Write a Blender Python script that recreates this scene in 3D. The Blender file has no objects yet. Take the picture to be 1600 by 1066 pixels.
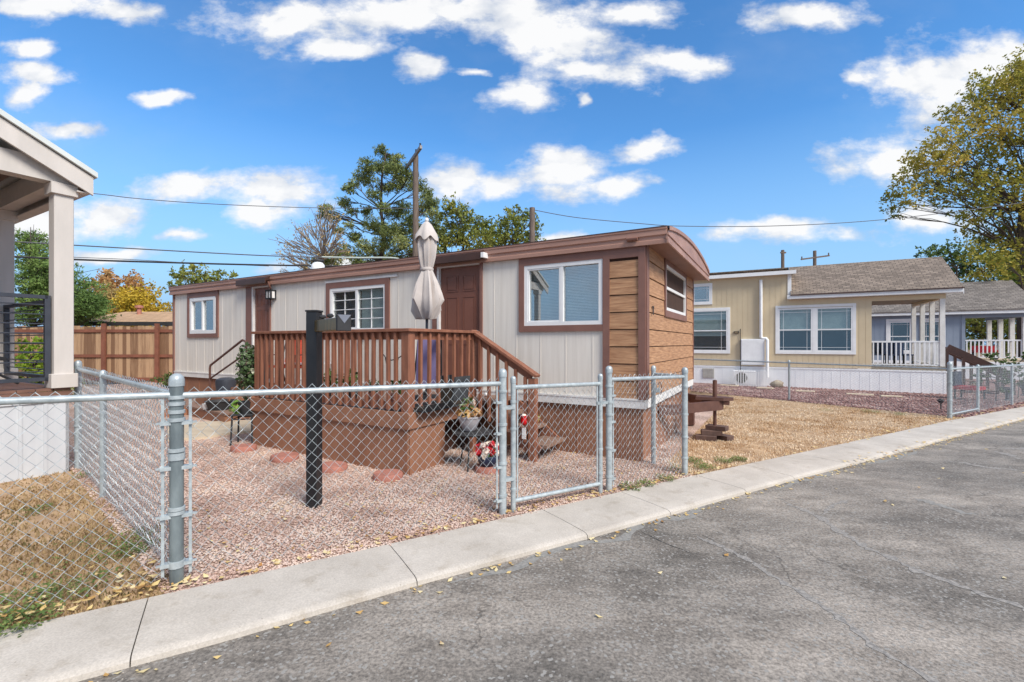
import bpy, math, random
import numpy as np
from mathutils import Vector, Matrix
random.seed(7); rng = np.random.default_rng(7)
SC = bpy.context.scene
COL = SC.collection
R = math.radians
# ------------------------------------------------------------------ camera
F = 715.0; HC = 1.5; HY = 536.0          # focal length in photo pixels, eye height, horizon row
cam_d = bpy.data.cameras.new('camera'); cam = bpy.data.objects.new('camera', cam_d); COL.objects.link(cam)
cam.location = (0, 0, HC); cam.rotation_euler = (R(90), 0, 0)
cam_d.sensor_width = 36; cam_d.lens = F / 1600 * 36; cam_d.shift_y = (HY - 533) / 1600
cam_d.clip_start = 0.05; cam_d.clip_end = 2000
SC.camera = cam
# ------------------------------------------------------------------ exposure
SC.view_settings.view_transform = 'Standard'; SC.view_settings.look = 'None'
SC.view_settings.gamma = 1; SC.view_settings.exposure = 1.05
# ------------------------------------------------------------------ sun
SUNV = Vector((.55, -.68, .84)).normalized()
sd = bpy.data.lights.new('sun', 'SUN'); sun = bpy.data.objects.new('sun', sd); COL.objects.link(sun)
sd.energy = 2.2; sd.angle = R(24); sd.color = (1, .95, .87)
sun.rotation_euler = SUNV.to_track_quat('Z', 'Y').to_euler()
# ------------------------------------------------------------------ world: sky with clouds fixed to sky directions
world = bpy.data.worlds.new('World'); SC.world = world; world.use_nodes = True
def build_world():
    nt = world.node_tree; nt.nodes.clear(); N = nt.nodes.new; L = nt.links.new
    out = N('ShaderNodeOutputWorld')
    sky = N('ShaderNodeTexSky'); sky.sky_type = 'NISHITA'; sky.sun_disc = False
    sky.sun_elevation = math.asin(SUNV.z); sky.sun_rotation = math.atan2(SUNV.x, SUNV.y)
    sky.altitude = 1600; sky.air_density = 1.1; sky.dust_density = .0; sky.ozone_density = 2.0
    bg = N('ShaderNodeBackground'); bg.inputs['Strength'].default_value = SKY_STR
    hs = N('ShaderNodeHueSaturation'); hs.inputs['Saturation'].default_value = 1.15; hs.inputs['Value'].default_value = 1
    L(sky.outputs[0], hs.inputs['Color']); tn = N('ShaderNodeMix'); tn.data_type = 'RGBA'; tn.blend_type = 'MULTIPLY'; tn.inputs[0].default_value = 1; tn.inputs[7].default_value = (.66, .93, 1.04, 1); L(hs.outputs[0], tn.inputs[6]); L(tn.outputs[2], bg.inputs['Color'])
    tc = N('ShaderNodeTexCoord'); sp = N('ShaderNodeSeparateXYZ'); L(tc.outputs['Generated'], sp.inputs[0])
    def math_(op, a, b=None, c=None, clamp=False):
        m = N('ShaderNodeMath'); m.operation = op; m.use_clamp = clamp
        for i, v in enumerate((a, b, c)):
            if v is None: continue
            if isinstance(v, (int, float)): m.inputs[i].default_value = v
            else: L(v, m.inputs[i])
        return m.outputs[0]
    yy = math_('MAXIMUM', sp.outputs[1], .03)
    u = math_('DIVIDE', sp.outputs[0], yy); v = math_('DIVIDE', sp.outputs[2], yy)
    uv = N('ShaderNodeCombineXYZ'); L(u, uv.inputs[0]); L(v, uv.inputs[1])
    # wispy distortion
    def noise(vec, scale, detail, rough=.55, dist=0):
        n = N('ShaderNodeTexNoise'); n.inputs['Scale'].default_value = scale; n.inputs['Detail'].default_value = detail
        n.inputs['Roughness'].default_value = rough; n.inputs['Distortion'].default_value = dist; L(vec, n.inputs['Vector']); return n
    st = N('ShaderNodeVectorMath'); st.operation = 'MULTIPLY'; L(uv.outputs[0], st.inputs[0]); st.inputs[1].default_value = (1, 1.7, 1)
    n1 = noise(st.outputs[0], 5.5, 4)
    sub = N('ShaderNodeVectorMath'); sub.operation = 'SUBTRACT'; L(n1.outputs['Color'], sub.inputs[0]); sub.inputs[1].default_value = (.5, .5, .5)
    mul = N('ShaderNodeVectorMath'); mul.operation = 'MULTIPLY'; L(sub.outputs[0], mul.inputs[0]); mul.inputs[1].default_value = (.12, .07, 0)
    add = N('ShaderNodeVectorMath'); add.operation = 'ADD'; L(uv.outputs[0], add.inputs[0]); L(mul.outputs[0], add.inputs[1])
    def field(vec):
        cur = None
        for (px, py, rx, ry) in CLOUDS:
            a, b = (px - 800) / F, (HY - py) / F; ia, ib = F / rx / 1.06, F / ry / 1.06
            q = N('ShaderNodeVectorMath'); q.operation = 'MULTIPLY_ADD'; L(vec, q.inputs[0])
            q.inputs[1].default_value = (ia, ib, 0); q.inputs[2].default_value = (-a * ia, -b * ib, 0)
            l = N('ShaderNodeVectorMath'); l.operation = 'LENGTH'; L(q.outputs[0], l.inputs[0])
            if cur is None: cur = l.outputs['Value']
            else:
                m = N('ShaderNodeMath'); m.operation = 'SMOOTH_MIN'; L(cur, m.inputs[0]); L(l.outputs['Value'], m.inputs[1]); m.inputs[2].default_value = .3
                cur = m.outputs[0]
        return cur
    d = field(add.outputs[0])
    n2 = noise(st.outputs[0], 8, 10, .62)
    # density = clamp((1.12 - d + (n-.5)*1.5) * k)
    e = math_('SUBTRACT', 1.0, d); e2 = math_('MULTIPLY_ADD', n2.outputs['Fac'], 2.6, -1.27); e3 = math_('ADD', e, e2)
    dens = math_('MULTIPLY_ADD', e3, 1.4, .28, clamp=True)
    dens = math_('SMOOTHSTEP' if False else 'POWER', dens, 1.25, clamp=True)
    # everything behind / beside: unseen broken cloud, made denser for softer, whiter light
    n3 = noise(tc.outputs['Generated'], 3.2, 8, .6)
    gen = math_('MULTIPLY_ADD', n3.outputs['Fac'], 5, -1.6, clamp=True)
    side = math_('MULTIPLY_ADD', sp.outputs[1], -6, 2.0, clamp=True)      # 1 where direction y < .17
    upm = math_('MULTIPLY_ADD', sp.outputs[2], 6, 0, clamp=True)
    gen = math_('MULTIPLY', math_('MULTIPLY', gen, side), upm)
    dens = math_('MAXIMUM', math_('MULTIPLY', dens, math_('SUBTRACT', 1, side)), gen)
    dens = math_('MULTIPLY', dens, .97)
    # faint high haze veil
    n4 = noise(st.outputs[0], 2.2, 5, .6)
    veil = math_('MULTIPLY_ADD', n4.outputs['Fac'], .8, -.38, clamp=True); veil = math_('MULTIPLY', veil, .5)
    dens = math_('MAXIMUM', dens, veil)
    cr = N('ShaderNodeValToRGB'); cr.color_ramp.elements[0].color = (.56, .63, .75, 1); cr.color_ramp.elements[1].color = (1, 1, 1, 1)
    cr.color_ramp.elements[0].position = .05; cr.color_ramp.elements[1].position = .6
    n5 = noise(st.outputs[0], 7, 5, .5)
    L(math_('MULTIPLY_ADD', e3, .45, math_('MULTIPLY_ADD', n5.outputs['Fac'], 1.7, -.52)), cr.inputs[0])
    cb = N('ShaderNodeBackground'); L(cr.outputs[0], cb.inputs['Color']); cb.inputs['Strength'].default_value = CLOUD_STR
    hz = N('ShaderNodeBackground'); hz.inputs['Color'].default_value = (.175, .29, .43, 1); hz.inputs['Strength'].default_value = 1
    hm = N('ShaderNodeMixShader'); L(math_('MULTIPLY_ADD', sp.outputs[2], -2.9, 1.16, clamp=True), hm.inputs[0]); L(bg.outputs[0], hm.inputs[1]); L(hz.outputs[0], hm.inputs[2])
    mx = N('ShaderNodeMixShader'); L(dens, mx.inputs[0]); L(hm.outputs[0], mx.inputs[1]); L(cb.outputs[0], mx.inputs[2])
    L(mx.outputs[0], out.inputs[0])
SKY_STR = .109; CLOUD_STR = .48
CLOUDS = [(60,12,95,22),(190,14,55,20),(50,78,50,15),(45,115,58,22),(40,150,30,22),(110,203,48,14),(265,157,44,11),
 (470,38,130,36),(520,75,70,22),(620,25,95,34),(760,12,110,26),(860,62,100,52),(800,20,70,30),(940,120,75,24),(1060,95,85,23),(980,22,90,18),
 (660,102,38,19),(735,112,20,8),(815,150,55,21),(912,157,12,8),(1250,27,80,26),(1352,120,28,12),(1470,130,105,58),(1560,95,80,42),
 (1395,250,85,36),(1450,345,75,22),(1225,362,110,19),(1015,231,54,17),(880,273,78,36),(965,286,50,18),(705,282,62,30),(775,288,45,18),
 (305,287,70,24),(435,300,88,34),(395,330,40,18),(290,367,36,10),(150,335,75,33),(50,352,70,36),(170,398,75,14),(870,372,40,14),(640,420,200,14)]
build_world()

# ================================================================== helpers
SLOPE = .015; FU = Vector((.847, .531)); P0 = Vector((-2.10, 2.867))      # the plot falls gently along the fence line
def zg(x, y):
    s = (x - P0.x) * FU.x + (y - P0.y) * FU.y
    return -SLOPE * max(-6, min(22, s))
def G(px, py, dz=0):
    y = F * HC / (py - HY)
    for _ in range(12):
        x = (px - 800) / F * y; y = F * (HC - zg(x, y) - dz) / (py - HY)
    return Vector(((px - 800) / F * y, y, zg((px - 800) / F * y, y) + dz))
def P(px, py, Y): return Vector(((px - 800) / F * Y, Y, HC + (HY - py) / F * Y))

class Frame:                                   # a building's own axes: x to its right end, y into depth
    def __init__(s, ox, oy, ang=-29.8):
        a = R(ang); s.o = Vector((ox, oy)); s.ang = a
        s.ux = Vector((math.cos(a), math.sin(a))); s.uy = Vector((-math.sin(a), math.cos(a)))
    def w(s, x, y, z=0):
        p = s.o + s.ux * x + s.uy * y; return Vector((p.x, p.y, z))
    def xat(s, px, y0=0):
        K = (px - 800) / F; b = s.o + s.uy * y0
        return (K * b.y - b.x) / (s.ux.x - K * s.ux.y)
    def yat(s, px, x0=0):
        K = (px - 800) / F; b = s.o + s.ux * x0
        return (K * b.y - b.x) / (s.uy.x - K * s.uy.y)
    def zat(s, x, y, py):
        p = s.w(x, y); return HC + (HY - py) / F * p.y
    def loc(s, v):
        d = Vector((v.x, v.y)) - s.o; return d.dot(s.ux), d.dot(s.uy)

class MB:
    def __init__(s): s.v = []; s.f = []; s.M = None
    def add(s, vs, fs):
        n = len(s.v)
        if s.M is not None: vs = [s.M @ Vector(p) for p in vs]
        s.v += [tuple(p) for p in vs]; s.f += [tuple(i + n for i in f) for f in fs]; return s
    def box(s, x0, x1, y0, y1, z0, z1):
        x0, x1 = min(x0, x1), max(x0, x1); y0, y1 = min(y0, y1), max(y0, y1); z0, z1 = min(z0, z1), max(z0, z1)
        vs = [(x, y, z) for x in (x0, x1) for y in (y0, y1) for z in (z0, z1)]
        return s.add(vs, [(0,1,3,2),(4,6,7,5),(0,4,5,1),(2,3,7,6),(0,2,6,4),(1,5,7,3)])
    def prism(s, pts, z0, z1):                 # polygon in xy extruded
        n = len(pts); area = sum(pts[i][0]*pts[(i+1)%n][1]-pts[(i+1)%n][0]*pts[i][1] for i in range(n))
        if area < 0: pts = pts[::-1]
        za = z0 if callable(z0) else (lambda x, y: z0); zb = z1 if callable(z1) else (lambda x, y: z1)
        vs = [(p[0], p[1], za(p[0], p[1])) for p in pts] + [(p[0], p[1], zb(p[0], p[1])) for p in pts]
        fs = [tuple(range(n))[::-1], tuple(range(n, 2*n))] + [(i, (i+1)%n, n+(i+1)%n, n+i) for i in range(n)]
        return s.add(vs, fs)
    def poly(s, prof, axis, a0, a1):           # profile extruded along x or y ; prof points = the other two coords
        n = len(prof)
        mk = (lambda a, p: (a, p[0], p[1])) if axis == 'x' else (lambda a, p: (p[0], a, p[1]))
        vs = [mk(a0, p) for p in prof] + [mk(a1, p) for p in prof]
        return s.add(vs, [tuple(range(n)), tuple(range(n, 2*n))[::-1]] + [(i, n+i, n+(i+1)%n, (i+1)%n) for i in range(n)])
    def bar(s, a, b, w, h, up=(0,0,1)):        # rectangular bar between two points
        a, b = Vector(a), Vector(b); d = (b - a).normalized(); u = Vector(up)
        sd_ = d.cross(u); sd_ = sd_.normalized() if sd_.length > 1e-4 else Vector((1,0,0)); u = sd_.cross(d)
        vs = [p + sd_*i*w/2 + u*j*h/2 for p in (a, b) for i, j in ((-1,-1),(1,-1),(1,1),(-1,1))]
        return s.add(vs, [(0,1,2,3),(7,6,5,4),(0,4,5,1),(1,5,6,2),(2,6,7,3),(3,7,4,0)])
    def tube(s, pts, r, n=8, caps=True):
        pts = [Vector(p) for p in pts]; m = len(pts); rs = r if isinstance(r, (list, tuple)) else [r]*m
        vs = []; ref = None
        for i, p in enumerate(pts):
            d = (pts[min(i+1, m-1)] - pts[max(i-1, 0)])
            if d.length < 1e-9: d = Vector((0,0,1))
            d.normalize()
            if ref is None or abs(ref.dot(d)) > .98: ref = Vector((0,0,1)) if abs(d.z) < .9 else Vector((1,0,0))
            a = d.cross(ref).normalized(); b = a.cross(d).normalized(); ref = b
            for k in range(n):
                t = 2*math.pi*k/n; vs.append(p + a*math.cos(t)*rs[i] + b*math.sin(t)*rs[i])
        fs = [(i*n+k, i*n+(k+1)%n, (i+1)*n+(k+1)%n, (i+1)*n+k) for i in range(m-1) for k in range(n)]
        if caps: fs += [tuple(range(n))[::-1], tuple(range((m-1)*n, m*n))]
        return s.add(vs, fs)
    def lathe(s, prof, c, n=16, fold=None):    # prof [(r,z)...]
        vs = []; m = len(prof)
        for j, (r, z) in enumerate(prof):
            for k in range(n):
                t = 2*math.pi*k/n; rr = r*(fold(t, j) if fold else 1); vs.append((c[0]+rr*math.cos(t), c[1]+rr*math.sin(t), c[2]+z))
        fs = [(i*n+k, i*n+(k+1)%n, (i+1)*n+(k+1)%n, (i+1)*n+k) for i in range(m-1) for k in range(n)] + [tuple(range(n))[::-1], tuple(range((m-1)*n, m*n))]
        return s.add(vs, fs)
    def blob(s, c, r, seed=0, jit=.15, sub=1):
        import bmesh
        bm = bmesh.new(); bmesh.ops.create_icosphere(bm, subdivisions=sub, radius=1)
        rr = random.Random(seed); r = r if hasattr(r, '__len__') else (r, r, r)
        vs = [(c[0]+v.co.x*r[0]*(1+rr.uniform(-jit,jit)), c[1]+v.co.y*r[1]*(1+rr.uniform(-jit,jit)), c[2]+v.co.z*r[2]*(1+rr.uniform(-jit,jit))) for v in bm.verts]
        fs = [tuple(v.index for v in f.verts) for f in bm.faces]; bm.free(); return s.add(vs, fs)
    def grid_wall(s, x0, x1, z0, z1, y, holes=(), depth=.08):   # wall sheet in xz with real openings and reveals (faces -y)
        xs = sorted({x0, x1, *[min(max(h[i], x0), x1) for h in holes for i in (0, 1)]}); zs = sorted({z0, z1, *[min(max(h[i], z0), z1) for h in holes for i in (2, 3)]})
        for i in range(len(xs)-1):
            for j in range(len(zs)-1):
                cx, cz = (xs[i]+xs[i+1])/2, (zs[j]+zs[j+1])/2
                if any(h[0] < cx < h[1] and h[2] < cz < h[3] for h in holes): continue
                s.add([(xs[i],y,zs[j]),(xs[i+1],y,zs[j]),(xs[i+1],y,zs[j+1]),(xs[i],y,zs[j+1])], [(0,1,2,3)])
        for a, b, c, d in holes:
            s.add([(a,y,c),(b,y,c),(b,y,d),(a,y,d),(a,y+depth,c),(b,y+depth,c),(b,y+depth,d),(a,y+depth,d)], [(0,4,5,1),(1,5,6,2),(2,6,7,3),(3,7,4,0)])
        return s
    def ribs(s, x0, x1, z0, z1, y, step, w, d, holes=(), off=0):
        x = x0 + (off or step)
        while x < x1 - w:
            segs = [(z0, z1)]
            for a, b, c, e in holes:
                if a - w < x < b + w:
                    segs = [t for lo, hi in segs for t in ((lo, min(hi, c)), (max(lo, e), hi)) if t[1] - t[0] > .02]
            for lo, hi in segs: s.box(x-w/2, x+w/2, y-d, y+.002, lo, hi)
            x += step
        return s

def root_of(o):
    while o.parent is not None: o = o.parent
    return o
def tag(o, label=None, cat=None, group=None, kind=None):
    if label: o['label'] = label
    if cat: o['category'] = cat
    if group: o['group'] = group
    if kind: o['kind'] = kind
    return o
def thing(name, label, cat, loc=(0,0,0), rz=0, group=None):
    o = bpy.data.objects.new(name, None); o.empty_display_size = .1; COL.objects.link(o)
    o.location = loc; o.rotation_euler = (0, 0, rz); return tag(o, label, cat, group)
def mesh_from(name, v, f):
    me = bpy.data.meshes.new(name); me.from_pydata([tuple(p) for p in v], [], f); me.validate(verbose=False); return me
def obj(name, mb, mat, parent=None, world=False, smooth=False, bevel=0, label=None):
    v = mb.v
    if parent is not None and world:
        r = root_of(parent); Mi = (Matrix.Translation(r.location) @ r.rotation_euler.to_matrix().to_4x4()).inverted()
        v = [Mi @ Vector(p) for p in v]
    me = mesh_from(name, v, mb.f); me.materials.append(mat)
    o = bpy.data.objects.new(name, me); COL.objects.link(o)
    if parent is not None: o.parent = parent
    if smooth:
        me.polygons.foreach_set('use_smooth', [True]*len(me.polygons))
        try: me.set_sharp_from_angle(angle=R(40))
        except Exception: pass
    if bevel:
        b = o.modifiers.new('bevel', 'BEVEL'); b.width = bevel; b.segments = 1; b.limit_method = 'ANGLE'
    if label: o['label'] = label
    return o
def rehome(o, loc):                             # give a world-authored single mesh a base origin
    loc = Vector(loc); o.data.transform(Matrix.Translation(-loc)); o.location = loc; return o
def np_mesh(name, V, Q, mat, parent=None, k=4):
    me = bpy.data.meshes.new(name); n = len(Q)
    me.vertices.add(len(V)); me.vertices.foreach_set('co', np.asarray(V, dtype=np.float32).ravel())
    me.loops.add(n*k); me.loops.foreach_set('vertex_index', np.asarray(Q, dtype=np.int32).ravel())
    me.polygons.add(n); me.polygons.foreach_set('loop_start', np.arange(0, n*k, k, dtype=np.int32)); me.polygons.foreach_set('loop_total', np.full(n, k, dtype=np.int32))
    me.update(calc_edges=True); me.materials.append(mat)
    o = bpy.data.objects.new(name, me); COL.objects.link(o)
    if parent is not None: o.parent = parent
    return o
def dup(o, parent=None):
    c = o.copy(); COL.objects.link(c)
    if parent is not None: c.parent = parent
    for ch in list(o.children): dup(ch, c)
    return c

# ------------------------------------------------------------------ materials
def srgb(r, g, b):
    f = lambda c: (c/255/12.92 if c/255 <= .04045 else ((c/255+.055)/1.055)**2.4); return (f(r), f(g), f(b))
MATS = {}
def pm(name, c1, c2=None, scale=8, stretch=(1,1,1), rough=.6, bump=.0, bscale=None, metal=0, detail=5, lo=.3, hi=.7, island=False, spec=None, coat=0):
    if name in MATS: return MATS[name]
    m = bpy.data.materials.new(name); m.use_nodes = True; nt = m.node_tree; N = nt.nodes.new; L = nt.links.new
    b = nt.nodes['Principled BSDF']; b.inputs['Roughness'].default_value = rough; b.inputs['Metallic'].default_value = metal
    if spec is not None: b.inputs['Specular IOR Level'].default_value = spec
    if coat: b.inputs['Coat Weight'].default_value = coat
    c2 = c2 or tuple(x*.82 for x in c1)
    cr = N('ShaderNodeValToRGB'); cr.color_ramp.elements[0].color = (*c1, 1); cr.color_ramp.elements[1].color = (*c2, 1)
    cr.color_ramp.elements[0].position = lo; cr.color_ramp.elements[1].position = hi
    tc = N('ShaderNodeTexCoord'); mp = N('ShaderNodeMapping'); L(tc.outputs['Object'], mp.inputs[0]); mp.inputs['Scale'].default_value = stretch
    n = N('ShaderNodeTexNoise'); n.inputs['Scale'].default_value = scale; n.inputs['Detail'].default_value = detail; n.inputs['Roughness'].default_value = .6; L(mp.outputs[0], n.inputs['Vector'])
    if island:
        g = N('ShaderNodeNewGeometry'); mx = N('ShaderNodeMath'); mx.operation = 'MULTIPLY_ADD'; L(g.outputs['Random Per Island'], mx.inputs[0]); mx.inputs[1].default_value = .7
        ad = N('ShaderNodeMath'); ad.operation = 'MULTIPLY_ADD'; L(n.outputs['Fac'], ad.inputs[0]); ad.inputs[1].default_value = .9; ad.inputs[2].default_value = -.3
        L(ad.outputs[0], mx.inputs[2]); L(mx.outputs[0], cr.inputs[0])
    else: L(n.outputs['Fac'], cr.inputs[0])
    L(cr.outputs[0], b.inputs['Base Color'])
    if bump:
        n2 = N('ShaderNodeTexNoise'); n2.inputs['Scale'].default_value = bscale or scale*4; n2.inputs['Detail'].default_value = 4; L(mp.outputs[0], n2.inputs['Vector'])
        bp = N('ShaderNodeBump'); bp.inputs['Strength'].default_value = bump; bp.inputs['Distance'].default_value = .01
        L(n2.outputs['Fac'], bp.inputs['Height']); L(bp.outputs[0], b.inputs['Normal'])
    MATS[name] = m; return m
def ramp_island(name, cols, rough=.6, trans=0, nscale=.6):
    """leaf / stone / blade colours: one random colour per loose piece plus slow drift through space"""
    m = bpy.data.materials.new(name); m.use_nodes = True; nt = m.node_tree; N = nt.nodes.new; L = nt.links.new
    b = nt.nodes['Principled BSDF']; b.inputs['Roughness'].default_value = rough
    b.inputs['Specular IOR Level'].default_value = .25
    g = N('ShaderNodeNewGeometry'); tc = N('ShaderNodeTexCoord'); n = N('ShaderNodeTexNoise'); n.inputs['Scale'].default_value = nscale; n.inputs['Detail'].default_value = 3; L(tc.outputs['Object'], n.inputs['Vector'])
    a = N('ShaderNodeMath'); a.operation = 'MULTIPLY_ADD'; L(n.outputs['Fac'], a.inputs[0]); a.inputs[1].default_value = 1.8; a.inputs[2].default_value = -.65
    c = N('ShaderNodeMath'); c.operation = 'MULTIPLY_ADD'; L(g.outputs['Random Per Island'], c.inputs[0]); c.inputs[1].default_value = .5; L(a.outputs[0], c.inputs[2])
    cr = N('ShaderNodeValToRGB'); L(c.outputs[0], cr.inputs[0]); e = cr.color_ramp.elements
    for i, co in enumerate(cols):
        p = i/(len(cols)-1)
        if i == 0: e[0].position = 0; e[0].color = (*co, 1)
        elif i == len(cols)-1: e[-1].position = 1; e[-1].color = (*co, 1)
        else: x = e.new(p); x.color = (*co, 1)
    L(cr.outputs[0], b.inputs['Base Color'])
    if trans:
        t = N('ShaderNodeBsdfTranslucent'); L(cr.outputs[0], t.inputs[0]); mx = N('ShaderNodeMixShader'); mx.inputs[0].default_value = trans
        L(b.outputs[0], mx.inputs[1]); L(t.outputs[0], mx.inputs[2]); L(mx.outputs[0], nt.nodes['Material Output'].inputs[0])
    MATS[name] = m; return m
def glass_mat(name='window_glass', fac=.28, tint=(.85,.93,.95)):
    m = bpy.data.materials.new(name); m.use_nodes = True; nt = m.node_tree; nt.nodes.clear(); N = nt.nodes.new; L = nt.links.new
    o = N('ShaderNodeOutputMaterial'); t = N('ShaderNodeBsdfTransparent'); t.inputs[0].default_value = (*tint, 1); g = N('ShaderNodeBsdfGlossy'); g.inputs['Roughness'].default_value = .015
    fr = N('ShaderNodeLayerWeight'); fr.inputs[0].default_value = .5; pw = N('ShaderNodeMath'); pw.operation = 'POWER'; L(fr.outputs['Facing'], pw.inputs[0]); pw.inputs[1].default_value = 4; ad = N('ShaderNodeMath'); ad.operation = 'MULTIPLY_ADD'; L(pw.outputs[0], ad.inputs[0]); ad.inputs[1].default_value = .8; ad.inputs[2].default_value = fac; ad.use_clamp = True
    mx = N('ShaderNodeMixShader'); L(ad.outputs[0], mx.inputs[0]); L(t.outputs[0], mx.inputs[1]); L(g.outputs[0], mx.inputs[2]); L(mx.outputs[0], o.inputs[0]); return m
def brick_mat(name, c1, c2, mortar, sx, sz, bw, bh, rough=.85):
    m = bpy.data.materials.new(name); m.use_nodes = True; nt = m.node_tree; N = nt.nodes.new; L = nt.links.new; b = nt.nodes['Principled BSDF']; b.inputs['Roughness'].default_value = rough
    tc = N('ShaderNodeTexCoord'); sp = N('ShaderNodeSeparateXYZ'); L(tc.outputs['Object'], sp.inputs[0]); cb = N('ShaderNodeCombineXYZ')
    a = N('ShaderNodeMath'); a.operation = 'MULTIPLY'; a.inputs[1].default_value = sx; L(sp.outputs[0], a.inputs[0]); L(a.outputs[0], cb.inputs[0])
    c = N('ShaderNodeMath'); c.operation = 'MULTIPLY'; c.inputs[1].default_value = sz; L(sp.outputs[2], c.inputs[0]); L(c.outputs[0], cb.inputs[1])
    t = N('ShaderNodeTexBrick'); L(cb.outputs[0], t.inputs['Vector']); t.inputs['Scale'].default_value = 1; t.inputs['Brick Width'].default_value = bw; t.inputs['Row Height'].default_value = bh
    t.inputs['Mortar Size'].default_value = .012; t.inputs['Color1'].default_value = (*c1, 1); t.inputs['Color2'].default_value = (*c2, 1); t.inputs['Mortar'].default_value = (*mortar, 1)
    n = N('ShaderNodeTexNoise'); n.inputs['Scale'].default_value = 14; n.inputs['Detail'].default_value = 6; L(tc.outputs['Object'], n.inputs[0])
    mx = N('ShaderNodeMix'); mx.data_type = 'RGBA'; mx.blend_type = 'MULTIPLY'; mx.inputs[0].default_value = .6; L(t.outputs[0], mx.inputs[6]); L(n.outputs['Fac'], mx.inputs[7])
    g = N('ShaderNodeHueSaturation'); g.inputs['Value'].default_value = 1.6; L(mx.outputs[2], g.inputs['Color']); L(g.outputs[0], b.inputs['Base Color'])
    bp = N('ShaderNodeBump'); bp.inputs['Strength'].default_value = .5; bp.inputs['Distance'].default_value = .01; L(t.outputs['Fac'], bp.inputs['Height']); bp.invert = True; L(bp.outputs[0], b.inputs['Normal'])
    return m
def stone_mat(name, cols, scale, bump=.9, patch=None, dirt=None):
    """gravel: voronoi cells, one colour each, with rounded bump"""
    m = bpy.data.materials.new(name); m.use_nodes = True; nt = m.node_tree; N = nt.nodes.new; L = nt.links.new; b = nt.nodes['Principled BSDF']; b.inputs['Roughness'].default_value = .9; b.inputs['Specular IOR Level'].default_value = .2
    tc = N('ShaderNodeTexCoord'); v = N('ShaderNodeTexVoronoi'); v.inputs['Scale'].default_value = scale; v.inputs['Randomness'].default_value = 1; L(tc.outputs['Object'], v.inputs['Vector'])
    sp = N('ShaderNodeSeparateColor'); L(v.outputs['Color'], sp.inputs[0]); cr = N('ShaderNodeValToRGB'); L(sp.outputs[0], cr.inputs[0]); cr.color_ramp.interpolation = 'CONSTANT'; e = cr.color_ramp.elements
    for i, co in enumerate(cols):
        if i == 0: e[0].color = (*co, 1)
        elif i == 1: e[1].position = 1/len(cols); e[1].color = (*co, 1)
        else: x = e.new(i/len(cols)); x.color = (*co, 1)
    n = N('ShaderNodeTexNoise'); n.inputs['Scale'].default_value = 1.3; n.inputs['Detail'].default_value = 5; L(tc.outputs['Object'], n.inputs[0])
    r2 = N('ShaderNodeValToRGB'); r2.color_ramp.elements[0].color = (.78,.76,.74,1); r2.color_ramp.elements[1].color = (1.1,1.08,1.06,1); r2.color_ramp.elements[0].position = .35; r2.color_ramp.elements[1].position = .65; L(n.outputs['Fac'], r2.inputs[0])
    mx = N('ShaderNodeMix'); mx.data_type = 'RGBA'; mx.blend_type = 'MULTIPLY'; mx.inputs[0].default_value = 1; L(cr.outputs[0], mx.inputs[6]); L(r2.outputs[0], mx.inputs[7]); L(mx.outputs[2], b.inputs['Base Color'])
    bp = N('ShaderNodeBump'); bp.inputs['Strength'].default_value = bump; bp.inputs['Distance'].default_value = .012; bp.invert = True; L(v.outputs['Distance'], bp.inputs['Height']); L(bp.outputs[0], b.inputs['Normal'])
    return m

PANEL = pm('painted_panel', srgb(233,227,218), srgb(215,208,198), scale=2.4, stretch=(5,1,.25), rough=.55, bump=.03, bscale=30)
PANELEDGE = pm('panel_trim_white', srgb(232,230,228), srgb(214,211,208), scale=6, rough=.5)
BROWN = pm('brown_paint', srgb(136,98,86), srgb(120,84,74), scale=3, rough=.5, bump=.04, bscale=25)
BROWN2 = pm('brown_door_paint', srgb(128,84,70), srgb(118,76,63), scale=2, rough=.45)
FASC = pm('brown_metal_fascia', srgb(178,138,122), srgb(152,114,100), scale=2, stretch=(.5,1,3), rough=.45)
DKBR = pm('dark_brown_metal', srgb(76,50,42), srgb(62,42,36), scale=4, rough=.4)
WHITE = pm('white_vinyl', srgb(238,238,238), srgb(226,226,226), scale=4, rough=.35)
WSKIRT2 = pm('left_skirting_panels', srgb(204,206,208), srgb(188,190,194), scale=2, stretch=(2,2,.5), rough=.5)
WSKIRT = pm('white_skirting_paint', srgb(244,245,246), srgb(230,232,235), scale=2, rough=.45)
SKIRT = pm('brown_skirting_paint', srgb(158,112,86), srgb(134,92,70), scale=2.2, stretch=(1,1,.6), rough=.65, bump=.06, bscale=20)
SIDING = pm('stained_wood_siding', srgb(196,152,114), srgb(138,95,66), scale=5, stretch=(.7,.7,9), rough=.6, bump=.2, bscale=14, lo=.32, hi=.72, detail=8)
DECKW = pm('deck_stain_redbrown', srgb(152,101,78), srgb(120,77,59), scale=5, stretch=(3,3,.7), rough=.6, bump=.12, bscale=30)
DECKF = pm('weathered_deck_boards', srgb(150,122,106), srgb(112,86,74), scale=6, stretch=(1,6,1), rough=.75, bump=.15)
GALV = pm('galvanised_steel', srgb(188,196,198), srgb(156,165,169), scale=20, rough=.4, metal=.25, lo=.35, hi=.65)
GALVD = pm('weathered_galvanised_steel', srgb(140,150,152), srgb(88,98,102), scale=9, rough=.45, metal=.25, stretch=(1,1,.3))
WIRE = pm('galvanised_wire', srgb(196,204,206), srgb(160,168,172), scale=40, rough=.45, metal=.35)
BLACK = pm('black_paint', (.012,.013,.016), (.02,.021,.024), rough=.35)
BLACKM = pm('matte_black', (.02,.02,.022), (.035,.035,.038), rough=.7)
GREYDK = pm('charcoal_metal', srgb(62,66,76), srgb(52,56,64), rough=.45)
GLASS = glass_mat(); DARK = pm('dark_room', (.02,.022,.024), (.035,.036,.036), scale=2, rough=.9)
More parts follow.
